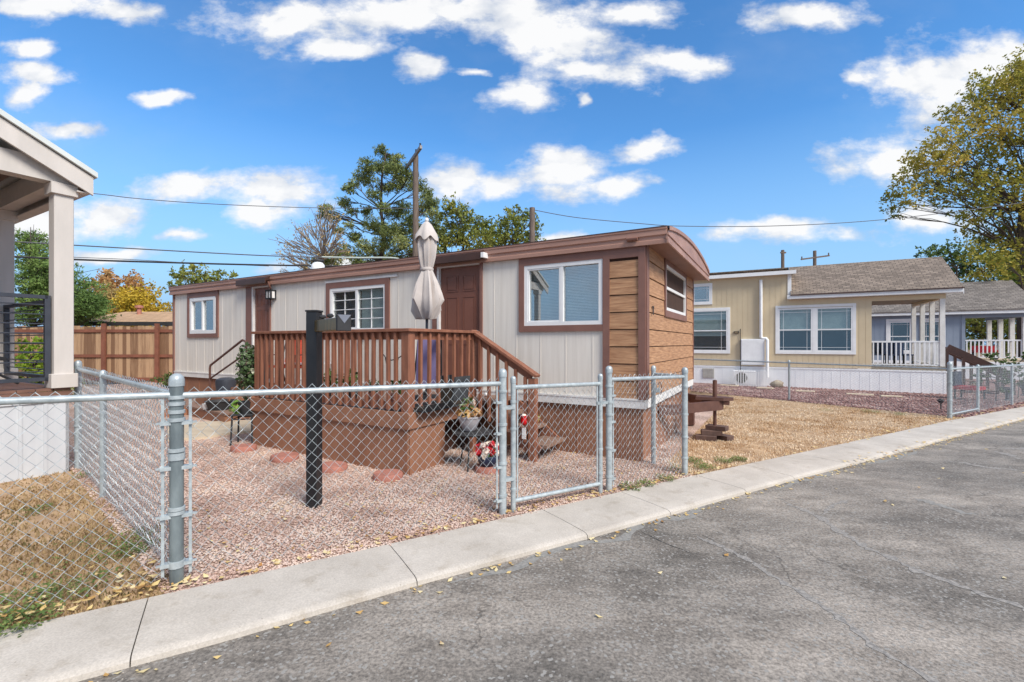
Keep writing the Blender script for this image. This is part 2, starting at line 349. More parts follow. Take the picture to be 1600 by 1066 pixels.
GLASSB = glass_mat('sky_reflecting_glass', .30, (.9,.95,.96)); GLASST = glass_mat('dim_reflecting_glass', .10, (.92,.97,.96))
BLIND = pm('white_blind_slats', srgb(206,212,212), srgb(190,196,198), rough=.5)
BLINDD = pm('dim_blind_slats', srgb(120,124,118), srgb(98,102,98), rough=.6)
CONC = pm('pavement_concrete', srgb(200,190,178), srgb(176,167,155), scale=2.5, rough=.85, bump=.12, bscale=120, lo=.25, hi=.75, detail=10)
CONC2 = pm('patio_concrete', srgb(206,190,166), srgb(180,164,142), scale=3, rough=.85, bump=.1, bscale=80)
TAN = pm('tan_siding_paint', srgb(212,194,162), srgb(202,184,152), scale=1.5, rough=.6)
BLUEG = pm('blue_grey_siding_paint', srgb(146,158,174), srgb(134,146,162), scale=1.5, rough=.6)
STONE = pm('terracotta_concrete', srgb(182,124,108), srgb(156,102,88), scale=12, rough=.85, bump=.2)
FABRIC = pm('greige_canvas', srgb(198,189,184), srgb(180,171,166), scale=3, rough=.9, bump=.05)
POLEW = pm('weathered_pole_wood', srgb(128,112,100), srgb(84,72,66), scale=6, stretch=(4,4,.4), rough=.9, bump=.2)
BARK = pm('bark', srgb(92,80,70), srgb(58,50,44), scale=5, stretch=(3,3,.5), rough=.95, bump=.4)
FENCEW = pm('cedar_fence_boards', srgb(176,142,110), srgb(122,90,66), scale=2.5, stretch=(6,6,.5), rough=.8, bump=.1, island=True)
FENCER = pm('red_stained_rail', srgb(136,84,64), srgb(110,66,50), scale=4, rough=.8)
RUST = pm('brown_painted_steel', srgb(104,72,62), srgb(82,54,46), scale=8, rough=.6, bump=.15)
SOIL = pm('potting_soil', (.03,.022,.016), (.05,.035,.025), rough=1)
SHING = brick_mat('brown_grey_shingles', srgb(140,125,112), srgb(104,92,82), srgb(80,71,64), 1, 1.9, .24, .12)
SHING2 = brick_mat('grey_shingles', srgb(130,122,116), srgb(96,90,86), srgb(76,70,66), 1, 1.9, .26, .13)
SHING3 = brick_mat('sandy_shingles', srgb(184,150,116), srgb(168,136,104), srgb(126,100,78), 1, 1.9, .5, .2)
RED = pm('red_petals', srgb(200,40,50), srgb(170,24,36), rough=.7); CREAM = pm('cream_petals', srgb(238,228,210), srgb(224,200,190), rough=.7)
NAVY = pm('navy_glaze', srgb(40,52,78), srgb(30,40,62), rough=.35)

def concrete_mat(name, c1, c2, c3):
    m = bpy.data.materials.new(name); m.use_nodes = True; nt = m.node_tree; N = nt.nodes.new; L = nt.links.new; b = nt.nodes['Principled BSDF']; b.inputs['Roughness'].default_value = .88
    tc = N('ShaderNodeTexCoord')
    def noise(sc, det, st=(1,1,1)):
        mp = N('ShaderNodeMapping'); mp.inputs['Scale'].default_value = st; L(tc.outputs['Object'], mp.inputs[0]); n = N('ShaderNodeTexNoise'); n.inputs['Scale'].default_value = sc; n.inputs['Detail'].default_value = det; n.inputs['Roughness'].default_value = .65; L(mp.outputs[0], n.inputs['Vector']); return n
    def ramp(src, a, b_, p, q):
        r = N('ShaderNodeValToRGB'); r.color_ramp.elements[0].color = (*a,1); r.color_ramp.elements[1].color = (*b_,1); r.color_ramp.elements[0].position = p; r.color_ramp.elements[1].position = q; L(src, r.inputs[0]); return r
    def mul(a, b_, f=1):
        x = N('ShaderNodeMix'); x.data_type = 'RGBA'; x.blend_type = 'MULTIPLY'; x.inputs[0].default_value = f; L(a, x.inputs[6]); L(b_, x.inputs[7]); return x.outputs[2]
    a = ramp(noise(1.7, 8).outputs['Fac'], c2, c1, .3, .62).outputs[0]
    a = mul(a, ramp(noise(90, 3).outputs['Fac'], (.86,.86,.86), (1.08,1.08,1.08), .35, .65).outputs[0])
    a = mul(a, ramp(noise(6, 9).outputs['Fac'], c3, (1,1,1), .34, .46).outputs[0])
    v = N('ShaderNodeTexVoronoi'); v.inputs['Scale'].default_value = 14; L(tc.outputs['Object'], v.inputs['Vector'])
    a = mul(a, ramp(v.outputs['Distance'], (.5,.46,.42), (1,1,1), .03, .07).outputs[0], .8)
    L(a, b.inputs['Base Color']); bp = N('ShaderNodeBump'); bp.inputs['Strength'].default_value = .25; bp.inputs['Distance'].default_value = .004; L(noise(130, 3, (1,1,1)).outputs['Fac'], bp.inputs['Height']); L(bp.outputs[0], b.inputs['Normal']); return m
CONC = concrete_mat('stained_pavement_concrete', srgb(200,191,180), srgb(178,169,158), (.86,.84,.81))
# ================================================================== ground, paving
def smooth_poly(pts): return [(p.x, p.y) for p in pts]
inner_px = [(231.6,935),(608,851),(848,797),(970,769),(1087,743),(1175,724),(1306,696),(1481,658),(1600,635.5)]
outer_px = [(204,1029),(400,977),(645,907),(912,836),(1000,812),(1164,766),(1245,744),(1376,711),(1481,683),(1600,652.5)]
inner = [G(*p) for p in inner_px]; outer = [G(*p) for p in outer_px]
def extend(line):
    d0 = (line[0]-line[1]).normalized(); d1 = (line[-1]-line[-3]).normalized()
    a = line[0]+d0*8; b = line[-1]+d1*40
    return [a]+line+[b]
inner = extend(inner); outer = extend(outer)
FDIR = Vector((FU.x, FU.y)); FN = Vector((FU.y, -FU.x))       # along fence, and toward the street
def sv(p): d = Vector((p[0], p[1]))-P0; return d.dot(FDIR), d.dot(FN)
def unsv(s, v): q = P0 + FDIR*s + FN*v; return q.x, q.y
def interp(line, s):
    L_ = [sv(p) for p in line]
    for (a, b), (c, d) in zip(L_, L_[1:]):
        if a <= s <= c: return b+(d-b)*(s-a)/(c-a)
    return L_[0][1] if s < L_[0][0] else L_[-1][1]
def grid_sheet(name, mat, x0, x1, y0, y1, step, dz, label=None, kind='structure', zf=None):
    nx = max(1, int((x1-x0)/step)); ny = max(1, int((y1-y0)/step)); V = []; Q = []
    for j in range(ny+1):
        for i in range(nx+1):
            x = x0+(x1-x0)*i/nx; y = y0+(y1-y0)*j/ny; V.append((x, y, (zf or zg)(x, y)+dz))
    for j in range(ny):
        for i in range(nx): a = j*(nx+1)+i; Q.append((a, a+1, a+nx+2, a+nx+1))
    o = np_mesh(name, V, Q, mat); tag(o, label, kind=kind); return o
DIRT = pm('dry_earth', srgb(150,124,98), srgb(116,94,74), scale=3, rough=1, bump=.4, bscale=30)
grid_sheet('ground', DIRT, -400, 400, -60, 900, 8, -.11)
def strip_sheet(name, mat, slist, fa, fb, dz, nb=1, thick=None):
    """sheet between two curves v=fa(s), v=fb(s), following the ground"""
    mb = MB(); n = len(slist); V = []
    for s in slist:
        a, b = fa(s), fb(s)
        for k in range(nb+1):
            x, y = unsv(s, a+(b-a)*k/nb); V.append((x, y, zg(x, y)+dz))
    Fc = [(i*(nb+1)+k, i*(nb+1)+k+1, (i+1)*(nb+1)+k+1, (i+1)*(nb+1)+k) for i in range(n-1) for k in range(nb)]
    mb.add(V, Fc); o = obj(name, mb, mat); tag(o, kind='structure'); return o
# asphalt ----------------------------------------------------------
def asphalt_mat():
    m = bpy.data.materials.new('worn_asphalt'); m.use_nodes = True; nt = m.node_tree; N = nt.nodes.new; L = nt.links.new; b = nt.nodes['Principled BSDF']; b.inputs['Roughness'].default_value = .85
    tc = N('ShaderNodeTexCoord')
    def noise(sc, det, stretch=(1,1,1), rot=0):
        mp = N('ShaderNodeMapping'); mp.inputs['Scale'].default_value = stretch; mp.inputs['Rotation'].default_value = (0,0,rot); L(tc.outputs['Object'], mp.inputs[0])
        n = N('ShaderNodeTexNoise'); n.inputs['Scale'].default_value = sc; n.inputs['Detail'].default_value = det; n.inputs['Roughness'].default_value = .65; L(mp.outputs[0], n.inputs['Vector']); return n
    big = noise(.5, 6, (1,2.0,1), -R(32)); r1 = N('ShaderNodeValToRGB'); r1.color_ramp.elements[0].color = (*srgb(113,107,100),1); r1.color_ramp.elements[1].color = (*srgb(166,156,145),1); r1.color_ramp.elements[0].position=.36; r1.color_ramp.elements[1].position=.64; L(big.outputs['Fac'], r1.inputs[0])
    fine = noise(55, 3); r2 = N('ShaderNodeValToRGB'); r2.color_ramp.elements[0].color = (.55,.55,.55,1); r2.color_ramp.elements[1].color = (1.32,1.32,1.32,1); r2.color_ramp.elements[0].position=.34; r2.color_ramp.elements[1].position=.66; L(fine.outputs['Fac'], r2.inputs[0])
    mx = N('ShaderNodeMix'); mx.data_type='RGBA'; mx.blend_type='MULTIPLY'; mx.inputs[0].default_value=1; L(r1.outputs[0], mx.inputs[6]); L(r2.outputs[0], mx.inputs[7])
    # worn dark blotches, stretched along the street
    bl = noise(2.0, 12, (1,2.2,1), -R(32)); r3 = N('ShaderNodeValToRGB'); r3.color_ramp.elements[0].color=(.68,.67,.66,1); r3.color_ramp.elements[1].color=(1,1,1,1); r3.color_ramp.elements[0].position=.4; r3.color_ramp.elements[1].position=.56; L(bl.outputs['Fac'], r3.inputs[0])
    m2 = N('ShaderNodeMix'); m2.data_type='RGBA'; m2.blend_type='MULTIPLY'; m2.inputs[0].default_value=.85; L(mx.outputs[2], m2.inputs[6]); L(r3.outputs[0], m2.inputs[7])
    vo = N('ShaderNodeTexVoronoi'); vo.inputs['Scale'].default_value=70; L(tc.outputs['Object'], vo.inputs['Vector'])
    sp = N('ShaderNodeSeparateColor'); L(vo.outputs['Color'], sp.inputs[0]); r4=N('ShaderNodeValToRGB'); r4.color_ramp.elements[0].color=(0,0,0,1); r4.color_ramp.elements[1].color=(1,1,1,1); r4.color_ramp.elements[0].position=.9; r4.color_ramp.elements[1].position=.93; L(sp.outputs[0], r4.inputs[0])
    m3 = N('ShaderNodeMix'); m3.data_type='RGBA'; L(r4.outputs[0], m3.inputs[0]); L(m2.outputs[2], m3.inputs[6]); m3.inputs[7].default_value=(*srgb(150,146,140),1)
    dn = noise(1.6, 6); ds = N('ShaderNodeMix'); ds.data_type='RGBA'; ds.inputs[0].default_value=.35; L(tc.outputs['Object'], ds.inputs[6]); L(dn.outputs['Color'], ds.inputs[7])
    ve = N('ShaderNodeTexVoronoi'); ve.feature='DISTANCE_TO_EDGE'; ve.inputs['Scale'].default_value=1.5; L(ds.outputs[2], ve.inputs['Vector'])
    r5 = N('ShaderNodeValToRGB'); r5.color_ramp.elements[0].color=(.5,.49,.48,1); r5.color_ramp.elements[1].color=(1,1,1,1); r5.color_ramp.elements[0].position=.002; r5.color_ramp.elements[1].position=.010; L(ve.outputs['Distance'], r5.inputs[0])
    mk = noise(.7, 3); r6 = N('ShaderNodeValToRGB'); r6.color_ramp.elements[0].position=.47; r6.color_ramp.elements[1].position=.6; L(mk.outputs['Fac'], r6.inputs[0])
    m4 = N('ShaderNodeMix'); m4.data_type='RGBA'; m4.blend_type='MULTIPLY'; L(r6.outputs[0], m4.inputs[0]); L(m3.outputs[2], m4.inputs[6]); L(r5.outputs[0], m4.inputs[7])
    L(m4.outputs[2], b.inputs['Base Color'])
    bp = N('ShaderNodeBump'); bp.inputs['Strength'].default_value=.7; bp.inputs['Distance'].default_value=.006; L(fine.outputs['Fac'], bp.inputs['Height']); L(bp.outputs[0], b.inputs['Normal']); return m
ASPH = asphalt_mat()
S = [x*.5 for x in range(-20, 100)]
strip_sheet('road', ASPH, S, lambda s: interp(outer, s)-.03, lambda s: 14, -.042, 14)
# cement smear along the kerb foot and sealed cracks
SMEAR = pm('cement_smear', srgb(156,152,146), srgb(120,118,114), scale=40, rough=.9, bump=.2)
SEAL = pm('old_crack_sealer', srgb(160,154,147), srgb(124,120,116), scale=45, lo=.4, hi=.6, rough=.9, bump=.2)
CRK = pm('open_crack', (.03,.03,.03), (.05,.05,.05), rough=1)
rs = random.Random(3)
def ribbon(name, mat, pts, w, dz, jit=.3, seg=.06):
    mb = MB(); out_ = []
    for a, b in zip(pts, pts[1:]):
        n = max(1, int((b-a).length/seg)); out_ += [a.lerp(b, i/n) for i in range(n)]
    out_.append(pts[-1]); V = []; off = 0
    for i, p in enumerate(out_):
        d = (out_[min(i+1, len(out_)-1)]-out_[max(0, i-1)]); d.z = 0; d.normalize(); nn = Vector((-d.y, d.x, 0)); off = off*.8+rs.uniform(-1,1)*w*.35
        e = min(1, i/4+.1, (len(out_)-1-i)/4+.1); ww = w*e*(1+rs.uniform(-jit, jit))
        for sgn in (-1, 1):
            q = p+nn*(off+sgn*ww/2); V.append((q.x, q.y, zg(q.x, q.y)+dz))
    return mb.add(V, [(2*i, 2*i+1, 2*i+3, 2*i+2) for i in range(len(out_)-1)])
A = lambda l: [G(px, py, -.042) for px, py in l]
CR = [([(1227,784),(1280,810),(1328,845),(1385,871),(1437,893),(1516,923),(1600,950),(1680,990)], .07),
      ([(1284,806),(1306,788),(1330,782)], .05), ([(1481,720),(1546,731),(1600,735),(1680,742)], .10), ([(1555,705),(1600,718)], .12), ([(1565,702),(1640,700)], .1),
      ([(1090,838),(1180,880),(1306,963),(1371,1015),(1454,1063),(1500,1100)], .05), ([(1228,783),(1215,778)], .04)]
mbs = MB()
for l, w in CR:
    q = ribbon('', None, A(l), w*.8, -.0400, .75, .03); mbs.add(q.v, q.f)
o = obj('road_crack_seal', mbs, SEAL); tag(o, kind='structure')
mbc = MB()
for l in ([(1000,830),(1040,850),(1085,866)], [(690,868),(720,885),(760,890)], [(1095,835),(1120,847)]):
    q = ribbon('', None, A(l), .008, -.0405, .6, .03); mbc.add(q.v, q.f)
tag(obj('road_crack', mbc, CRK), kind='structure')
mbp = MB(); q = ribbon('', None, A([(1428,780),(1450,784),(1480,792),(1530,801)]), .16, -.0398, .7, .03); mbp.add(q.v, q.f)
for s0, s1 in ((1.5, 4.6), (5.4, 7.1), (7.6, 9.5)):
    pts = []
    for k in range(int((s1-s0)/.1)+1):
        s = s0+k*.1; x, y = unsv(s, interp(outer, s)+.07+.03*math.sin(s*7)); pts.append(Vector((x, y, 0)))
    q = ribbon('', None, pts, .09, -.0402, .5); mbp.add(q.v, q.f)
tag(obj('road_patch', mbp, SMEAR), kind='structure')
# sidewalk: slabs with open joints, rounded outer edge
joints_px = [(231.6,935),(608,851),(848,797),(970,769),(1087,743),(1165,727),(1245,709),(1306,696),(1370,682),(1425,670)]
js = [sv(G(*p))[0] for p in joints_px]; js = [js[0]-1.45*k for k in (4,3,2,1)]+js
while js[-1] < 45: js.append(js[-1]+1.4)
mb = MB()
for a, b in zip(js, js[1:]):
    n = max(2, int((b-a)/.3)); V = []; st = [a+.003+(b-a-.006)*i/n for i in range(n+1)]; m = 7
    for s in st:
        vi, vo = interp(inner, s), interp(outer, s)
        for v, dz in ((vi, -.06), (vi, .004), (vi+.3, .006), (vo-.05, .002), (vo-.022, -.003), (vo-.002, -.016), (vo+.006, -.09)):
            x, y = unsv(s, v); V.append((x, y, zg(x, y)+dz))
    Fc = [(i*m+k, i*m+k+1, (i+1)*m+k+1, (i+1)*m+k) for i in range(n) for k in range(m-1)] + [tuple(range(m)), tuple(range(n*m, n*m+m))[::-1]]
    mb.add(V, Fc)
tag(obj('sidewalk', mb, CONC, smooth=True), kind='structure')

# trailer frame
C0 = G(1007, 723); T = Frame(C0.x, C0.y)
LQ = G(108, 735); LH = Frame(LQ.x, LQ.y)        # neighbour house on the left
# ground covers: pink gravel (yard), dry lawns
PINK = stone_mat('pink_gravel', [srgb(204,176,162), srgb(192,160,146), srgb(216,196,182), srgb(176,144,132), srgb(202,174,154), srgb(158,130,118), srgb(210,186,168)], 74, bump=.7)
PURP = stone_mat('maroon_gravel', [srgb(150,116,110), srgb(128,96,92), srgb(176,150,144), srgb(112,86,84), srgb(160,128,120)], 38)
GRB = pm('thatch_ground', srgb(198,168,134), srgb(148,118,88), scale=5, rough=1, bump=.6, bscale=60, detail=8)
side_a = G(122, 731); 
def sheet_poly(name, mat, pts, dz):
    mb = MB(); pts = [tuple(p)[:2] for p in pts]; mb.add([(x, y, zg(x, y)+dz) for x, y in pts], [tuple(range(len(pts)))]); o = obj(name, mb, mat); return tag(o, kind='structure')
inn = lambda s0, s1, n=30: [unsv(s0+(s1-s0)*i/n, interp(inner, s0+(s1-s0)*i/n)-.0) for i in range(n+1)]
sP3 = sv(G(1070, 741))[0]; P3 = G(1070, 741)
SD = (Vector((side_a.x, side_a.y))-P0).normalized()     # direction of the left side fence
back = lambda k: (P0.x+SD.x*k, P0.y+SD.y*k)
yard = inn(-.05, sP3+.05) + [tuple(T.w(.25, .2))[:2], tuple(T.w(.25, 6))[:2], tuple(T.w(-22, 8))[:2], back(16)]
def tri_sheet(name, mat, pts, dz, step=None):
    """fan-safe: triangulate via bmesh so the concave outline fills properly"""
    import bmesh
    bm = bmesh.new(); vs = [bm.verts.new((x, y, 0)) for x, y in pts]; bm.faces.new(vs); bmesh.ops.triangulate(bm, faces=bm.faces[:])
    if step:
        for _ in range(4):
            es = [e for e in bm.edges if e.calc_length() > step]
            if not es: break
            bmesh.ops.subdivide_edges(bm, edges=es, cuts=1); bmesh.ops.triangulate(bm, faces=bm.faces[:])
    bmesh.ops.recalc_face_normals(bm, faces=bm.faces[:])
    for v in bm.verts: v.co.z = zg(v.co.x, v.co.y)+dz
    me = bpy.data.meshes.new(name); bm.to_mesh(me); bm.free(); me.materials.append(mat)
    o = bpy.data.objects.new(name, me); COL.objects.link(o); return tag(o, kind='structure')
tri_sheet('gravel_yard', PINK, yard, -.008, 2)
lawnL = inn(-10, -.05) + [back(0), back(5)] + [tuple(LH.w(.0, .1))[:2], tuple(LH.w(0, -14))[:2]]
tri_sheet('lawn_ground', GRB, lawnL, -.012, 2)
FX = [G(1484, 650), G(1233, 625)]; fd = (FX[1]-FX[0]).normalized()
fa_ = FX[0]; fb_ = FX[0]+fd*16
lawnR = inn(sP3+.05, sv(FX[0])[0]-.02) + [(fa_.x-.12, fa_.y-.05), (fb_.x-.5, fb_.y-.4)] + [tuple(T.w(.25, 14))[:2], tuple(T.w(.25, .2))[:2]]
tri_sheet('dry_lawn_ground', GRB, lawnR, -.010, 2)
gravR = inn(sv(FX[0])[0]-.02, 40) + [(60, 40), (30, 60), tuple(T.w(.3, 40))[:2], (fb_.x-.5, fb_.y-.4), (fa_.x-.12, fa_.y-.05)]
tri_sheet('maroon_gravel_bed', PURP, gravR, -.006, 4)

# ---- loose pebbles, grass blades, leaves (stuff)
def inpoly(x, y, poly):
    poly = np.array(poly); x = np.asarray(x); y = np.asarray(y); c = np.zeros(len(x), bool); n = len(poly); j = n-1
    for i in range(n):
        xi, yi = poly[i]; xj, yj = poly[j]
        cond = ((yi > y) != (yj > y)) & (x < (xj-xi)*(y-yi)/((yj-yi) or 1e-9)+xi); c ^= cond; j = i
    return c
def zgn(x, y): s = (x-P0.x)*FU.x+(y-P0.y)*FU.y; return -SLOPE*np.clip(s, -6, 22)
ICO = None
def pebbles(name, label, cat, poly, n, r0, r1, mat, box, near=(0, 0), fall=2.0, lift=.0):
    global ICO
    import bmesh
    if ICO is None:
        bm = bmesh.new(); bmesh.ops.create_icosphere(bm, subdivisions=1, radius=1); ICO = (np.array([v.co[:] for v in bm.verts]), np.array([[v.index for v in f.verts] for f in bm.faces])); bm.free()
    x = rng.uniform(box[0], box[1], n*6); y = rng.uniform(box[2], box[3], n*6)
    keep = inpoly(x, y, poly); x, y = x[keep], y[keep]; d = np.hypot(x, y); p = np.minimum(1, (fall/d)**2); k2 = rng.random(len(x)) < p*1.0; x, y = x[k2][:n], y[k2][:n]; m = len(x)
    r = rng.uniform(r0, r1, m); sc = np.stack([r*rng.uniform(.7,1.3,m), r*rng.uniform(.7,1.3,m), r*rng.uniform(.4,.8,m)], 1)
    V = ICO[0][None]*sc[:, None]*rng.uniform(.75, 1.25, (m, len(ICO[0]), 1)); th = rng.uniform(0, 6.28, m); c, s = np.cos(th), np.sin(th)
    X = V[:,:,0]*c[:,None]-V[:,:,1]*s[:,None]+x[:,None]; Y = V[:,:,0]*s[:,None]+V[:,:,1]*c[:,None]+y[:,None]; Z = V[:,:,2]+(zgn(x, y)+r*.15+lift)[:,None]
    Vv = np.stack([X, Y, Z], 2).reshape(-1, 3); Q = (ICO[1][None]+(np.arange(m)*len(ICO[0]))[:,None,None]).reshape(-1, 3)
    o = np_mesh(name, Vv, Q, mat, k=3); return tag(o, label, cat, kind='stuff')
PEB = ramp_island('pink_stones', [srgb(150,124,114), srgb(182,152,138), srgb(200,172,158), srgb(216,196,184), srgb(208,182,158)], .9, nscale=2)
PEB2 = ramp_island('maroon_stones', [srgb(98,74,72), srgb(132,100,96), srgb(166,134,128), srgb(196,176,168)], .9, nscale=2)
pebbles('pink_gravel_stones', 'small pink crushed stones covering the fenced yard', 'gravel', yard, 56000, .0055, .0115, PEB, (-6, 3, 2.5, 8.5), fall=4.2)
pebbles('maroon_gravel_stones', 'maroon river stones of the bed beside the tan house', 'gravel', gravR, 9000, .015, .035, PEB2, (5, 17, 9, 19), fall=13)
kerb = [unsv(-1.5+i*.5, interp(outer, -1.5+i*.5)+.01) for i in range(30)]; kerb += [unsv(-1.5+i*.5, interp(outer, -1.5+i*.5)+.22) for i in range(29, -1, -1)]
pebbles('kerb_grit', 'small grey grit and sand collected along the kerb foot', 'grit', kerb, 2600, .0015, .005, ramp_island('grit_stones', [srgb(110,104,98), srgb(150,142,132), srgb(190,180,168)], .95, nscale=3), (-4, 11, 1, 11), fall=3.5, lift=-.042)
spill = [unsv(i*.3, interp(inner, i*.3)-.02) for i in range(20)]; spill += [unsv(i*.3, interp(inner, i*.3)+.05) for i in range(19, -1, -1)]
pebbles('spilled_stones', 'pink stones spilled onto the inner edge of the pavement', 'gravel', spill, 700, .004, .010, PEB, (-4, 4, 1, 7), fall=4, lift=.006)
def blades(name, label, cat, poly, n, h0, h1, mat, box, fall=4, w=.004, clump=None):
    x = rng.uniform(box[0], box[1], n*8); y = rng.uniform(box[2], box[3], n*8)
    keep = inpoly(x, y, poly); x, y = x[keep], y[keep]; d = np.hypot(x, y); k2 = rng.random(len(x)) < np.minimum(1, (fall/d)**2); x, y = x[k2], y[k2]
    if clump is not None:
        c = np.sin(x*3.1+np.sin(y*2.3)*1.7)*np.sin(y*2.7+np.cos(x*1.9)*2)+.35*np.sin(x*9+y*7); k3 = rng.random(len(x)) < np.clip(.55+c*clump, .08, 1); x, y = x[k3], y[k3]
    x, y = x[:n], y[:n]; m = len(x); h = rng.uniform(h0, h1, m); th = rng.uniform(0, 6.28, m); ln = rng.uniform(.3, 1.6, m)*h; ww = w*(1+np.hypot(x, y)*.12)
    cx, cy = np.cos(th), np.sin(th); z = zgn(x, y)-.01
    a = np.stack([x-cy*ww, y+cx*ww, z], 1); b = np.stack([x+cy*ww, y-cx*ww, z], 1); t = np.stack([x+cx*ln, y+cy*ln, z+h+.01], 1)
    V = np.stack([a, b, t], 1).reshape(-1, 3); Q = np.arange(m*3).reshape(-1, 3); o = np_mesh(name, V, Q, mat, k=3); return tag(o, label, cat, kind='stuff')
DRYB = ramp_island('dry_grass_blades', [srgb(156,120,86), srgb(194,160,122), srgb(222,198,166), srgb(234,220,198), srgb(206,174,138)], .9, .25, nscale=1.2)
DRYL = ramp_island('brown_grass_blades', [srgb(104,104,66), srgb(146,122,86), srgb(178,152,114), srgb(158,132,94), srgb(206,186,150)], .9, .25, nscale=1.5)
GRNB = ramp_island('green_weed_blades', [srgb(78,100,54), srgb(110,130,72), srgb(146,152,92)], .8, .25, nscale=3)
blades('dry_grass', 'straw yellow dead grass beside the tongue of the trailer', 'grass', lawnR, 60000, .006, .022, DRYB, (1.5, 12, 5.5, 18), fall=8, clump=.5)
blades('brown_grass', 'browned lawn inside the left fence corner', 'grass', lawnL, 42000, .006, .024, DRYL, (-7, -1, 1.2, 6), fall=3.2, clump=.35)
def patch(cx, cy, r, n, hmin=.02, hmax=.06):
    a = rng.uniform(0, 6.28, n); rr = r*np.sqrt(rng.random(n)); return cx+rr*np.cos(a), cy+rr*np.sin(a)
def weeds(name, label, spots, leaf=.02):
    xs, ys = [], []
    for (px, py, r, n) in spots:
        p = G(px, py); x, y = patch(p.x, p.y, r, n); xs.append(x); ys.append(y)
    x = np.concatenate(xs); y = np.concatenate(ys); m = len(x); th = rng.uniform(0, 6.28, m); l = rng.uniform(.6, 1.4, m)*leaf; hz = rng.uniform(.005, .05, m); tilt = rng.uniform(-.3, .9, m)*l
    cx, cy = np.cos(th), np.sin(th); z = zgn(x, y)+hz; w = l*.32
    V = np.stack([np.stack([x, y, z], 1), np.stack([x+cx*l*.5-cy*w, y+cy*l*.5+cx*w, z+tilt*.6], 1), np.stack([x+cx*l, y+cy*l, z+tilt*.8], 1), np.stack([x+cx*l*.5+cy*w, y+cy*l*.5-cx*w, z+tilt*.6], 1)], 1).reshape(-1, 3)
    o = np_mesh(name, V, np.arange(m*4).reshape(-1, 4), GRNB); return tag(o, label, 'weeds', kind='stuff')
weeds('green_weeds', 'low green weeds at the pavement edge and in the left lawn', [(1085,722,.12,260),(1100,732,.13,300),(1130,722,.12,260),(1155,720,.1,300),(1040,750,.12,180),(985,764,.12,220),(1010,758,.1,160),
      (1060,735,.15,160),(215,860,.14,220),(185,870,.16,140),(160,905,.14,80),(110,925,.18,160),(70,940,.2,240),(20,950,.2,260),(40,975,.14,220),(10,985,.14,200),(205,845,.14,140),(140,850,.2,60),(90,890,.2,70),(240,830,.12,60),(60,800,.1,120),(1407,649,.12,200),(1360,645,.2,200),(1290,642,.2,150),(130,745,.1,100)])
LEAFM = ramp_island('fallen_leaf_colours', [srgb(150,112,70), srgb(196,156,96), srgb(220,194,134), srgb(232,216,172), srgb(186,134,80)], .8, .1, nscale=4)
def fallen():
    xs, ys, zs, ls = [], [], [], []
    def add(x, y, dz, l): xs.append(x); ys.append(y); zs.append(zg(x, y)+dz); ls.append(l)
    r = random.Random(11)
    for _ in range(420):                                   # along the kerb foot
        s = r.uniform(-1.2, 16) if r.random() < .75 else r.uniform(6, 16); x, y = unsv(s, interp(outer, s)+abs(r.gauss(0, .06))+.015); add(x, y, -.037, r.uniform(.012, .028))
    for _ in range(120):                                   # spread over the asphalt
        s = r.uniform(-1, 16); x, y = unsv(s, interp(outer, s)+r.uniform(.1, 6)); add(x, y, -.037, r.uniform(.015, .03))
    for _ in range(330):                                   # at the inner edge of the sidewalk
        s = r.uniform(-3, sP3+1); x, y = unsv(s, interp(inner, s)-abs(r.gauss(0, .07))-.01); add(x, y, .012, r.uniform(.012, .03))
    for _ in range(420):                                   # on the pink gravel
        s = r.uniform(0, sP3); x, y = unsv(s, interp(inner, s)-r.uniform(.05, 1.6)); add(x, y, .014, r.uniform(.01, .022))
    for _ in range(260):                                   # leaf drift on left lawn
        s = r.uniform(-2.5, -.1); x, y = unsv(s, interp(inner, s)-abs(r.gauss(.0, .28))-.02); add(x, y, .03, r.uniform(.015, .035))
    for _ in range(300):
        s = r.uniform(7, 22); x, y = unsv(s, interp(inner, s)+r.choice([-.06, .66])+r.gauss(0, .07)); add(x, y, .01, r.uniform(.02, .035))
    x, y, z, l = map(np.array, (xs, ys, zs, ls)); m = len(x); th = rng.uniform(0, 6.28, m); w = l*.55; cx, cy = np.cos(th), np.sin(th); u1 = rng.uniform(0, .6, m)*l; u2 = rng.uniform(0, .6, m)*l
    V = np.stack([np.stack([x-cx*l, y-cy*l, z+u1], 1), np.stack([x-cy*w, y+cx*w, z], 1), np.stack([x+cx*l, y+cy*l, z+u2], 1), np.stack([x+cy*w, y-cx*w, z+.004], 1)], 1).reshape(-1, 3)
    tag(np_mesh('fallen_leaves', V, np.arange(m*4).reshape(-1, 4), LEAFM), 'small yellow and tan autumn leaves scattered along the kerb and gravel', 'leaves', kind='stuff')
fallen()

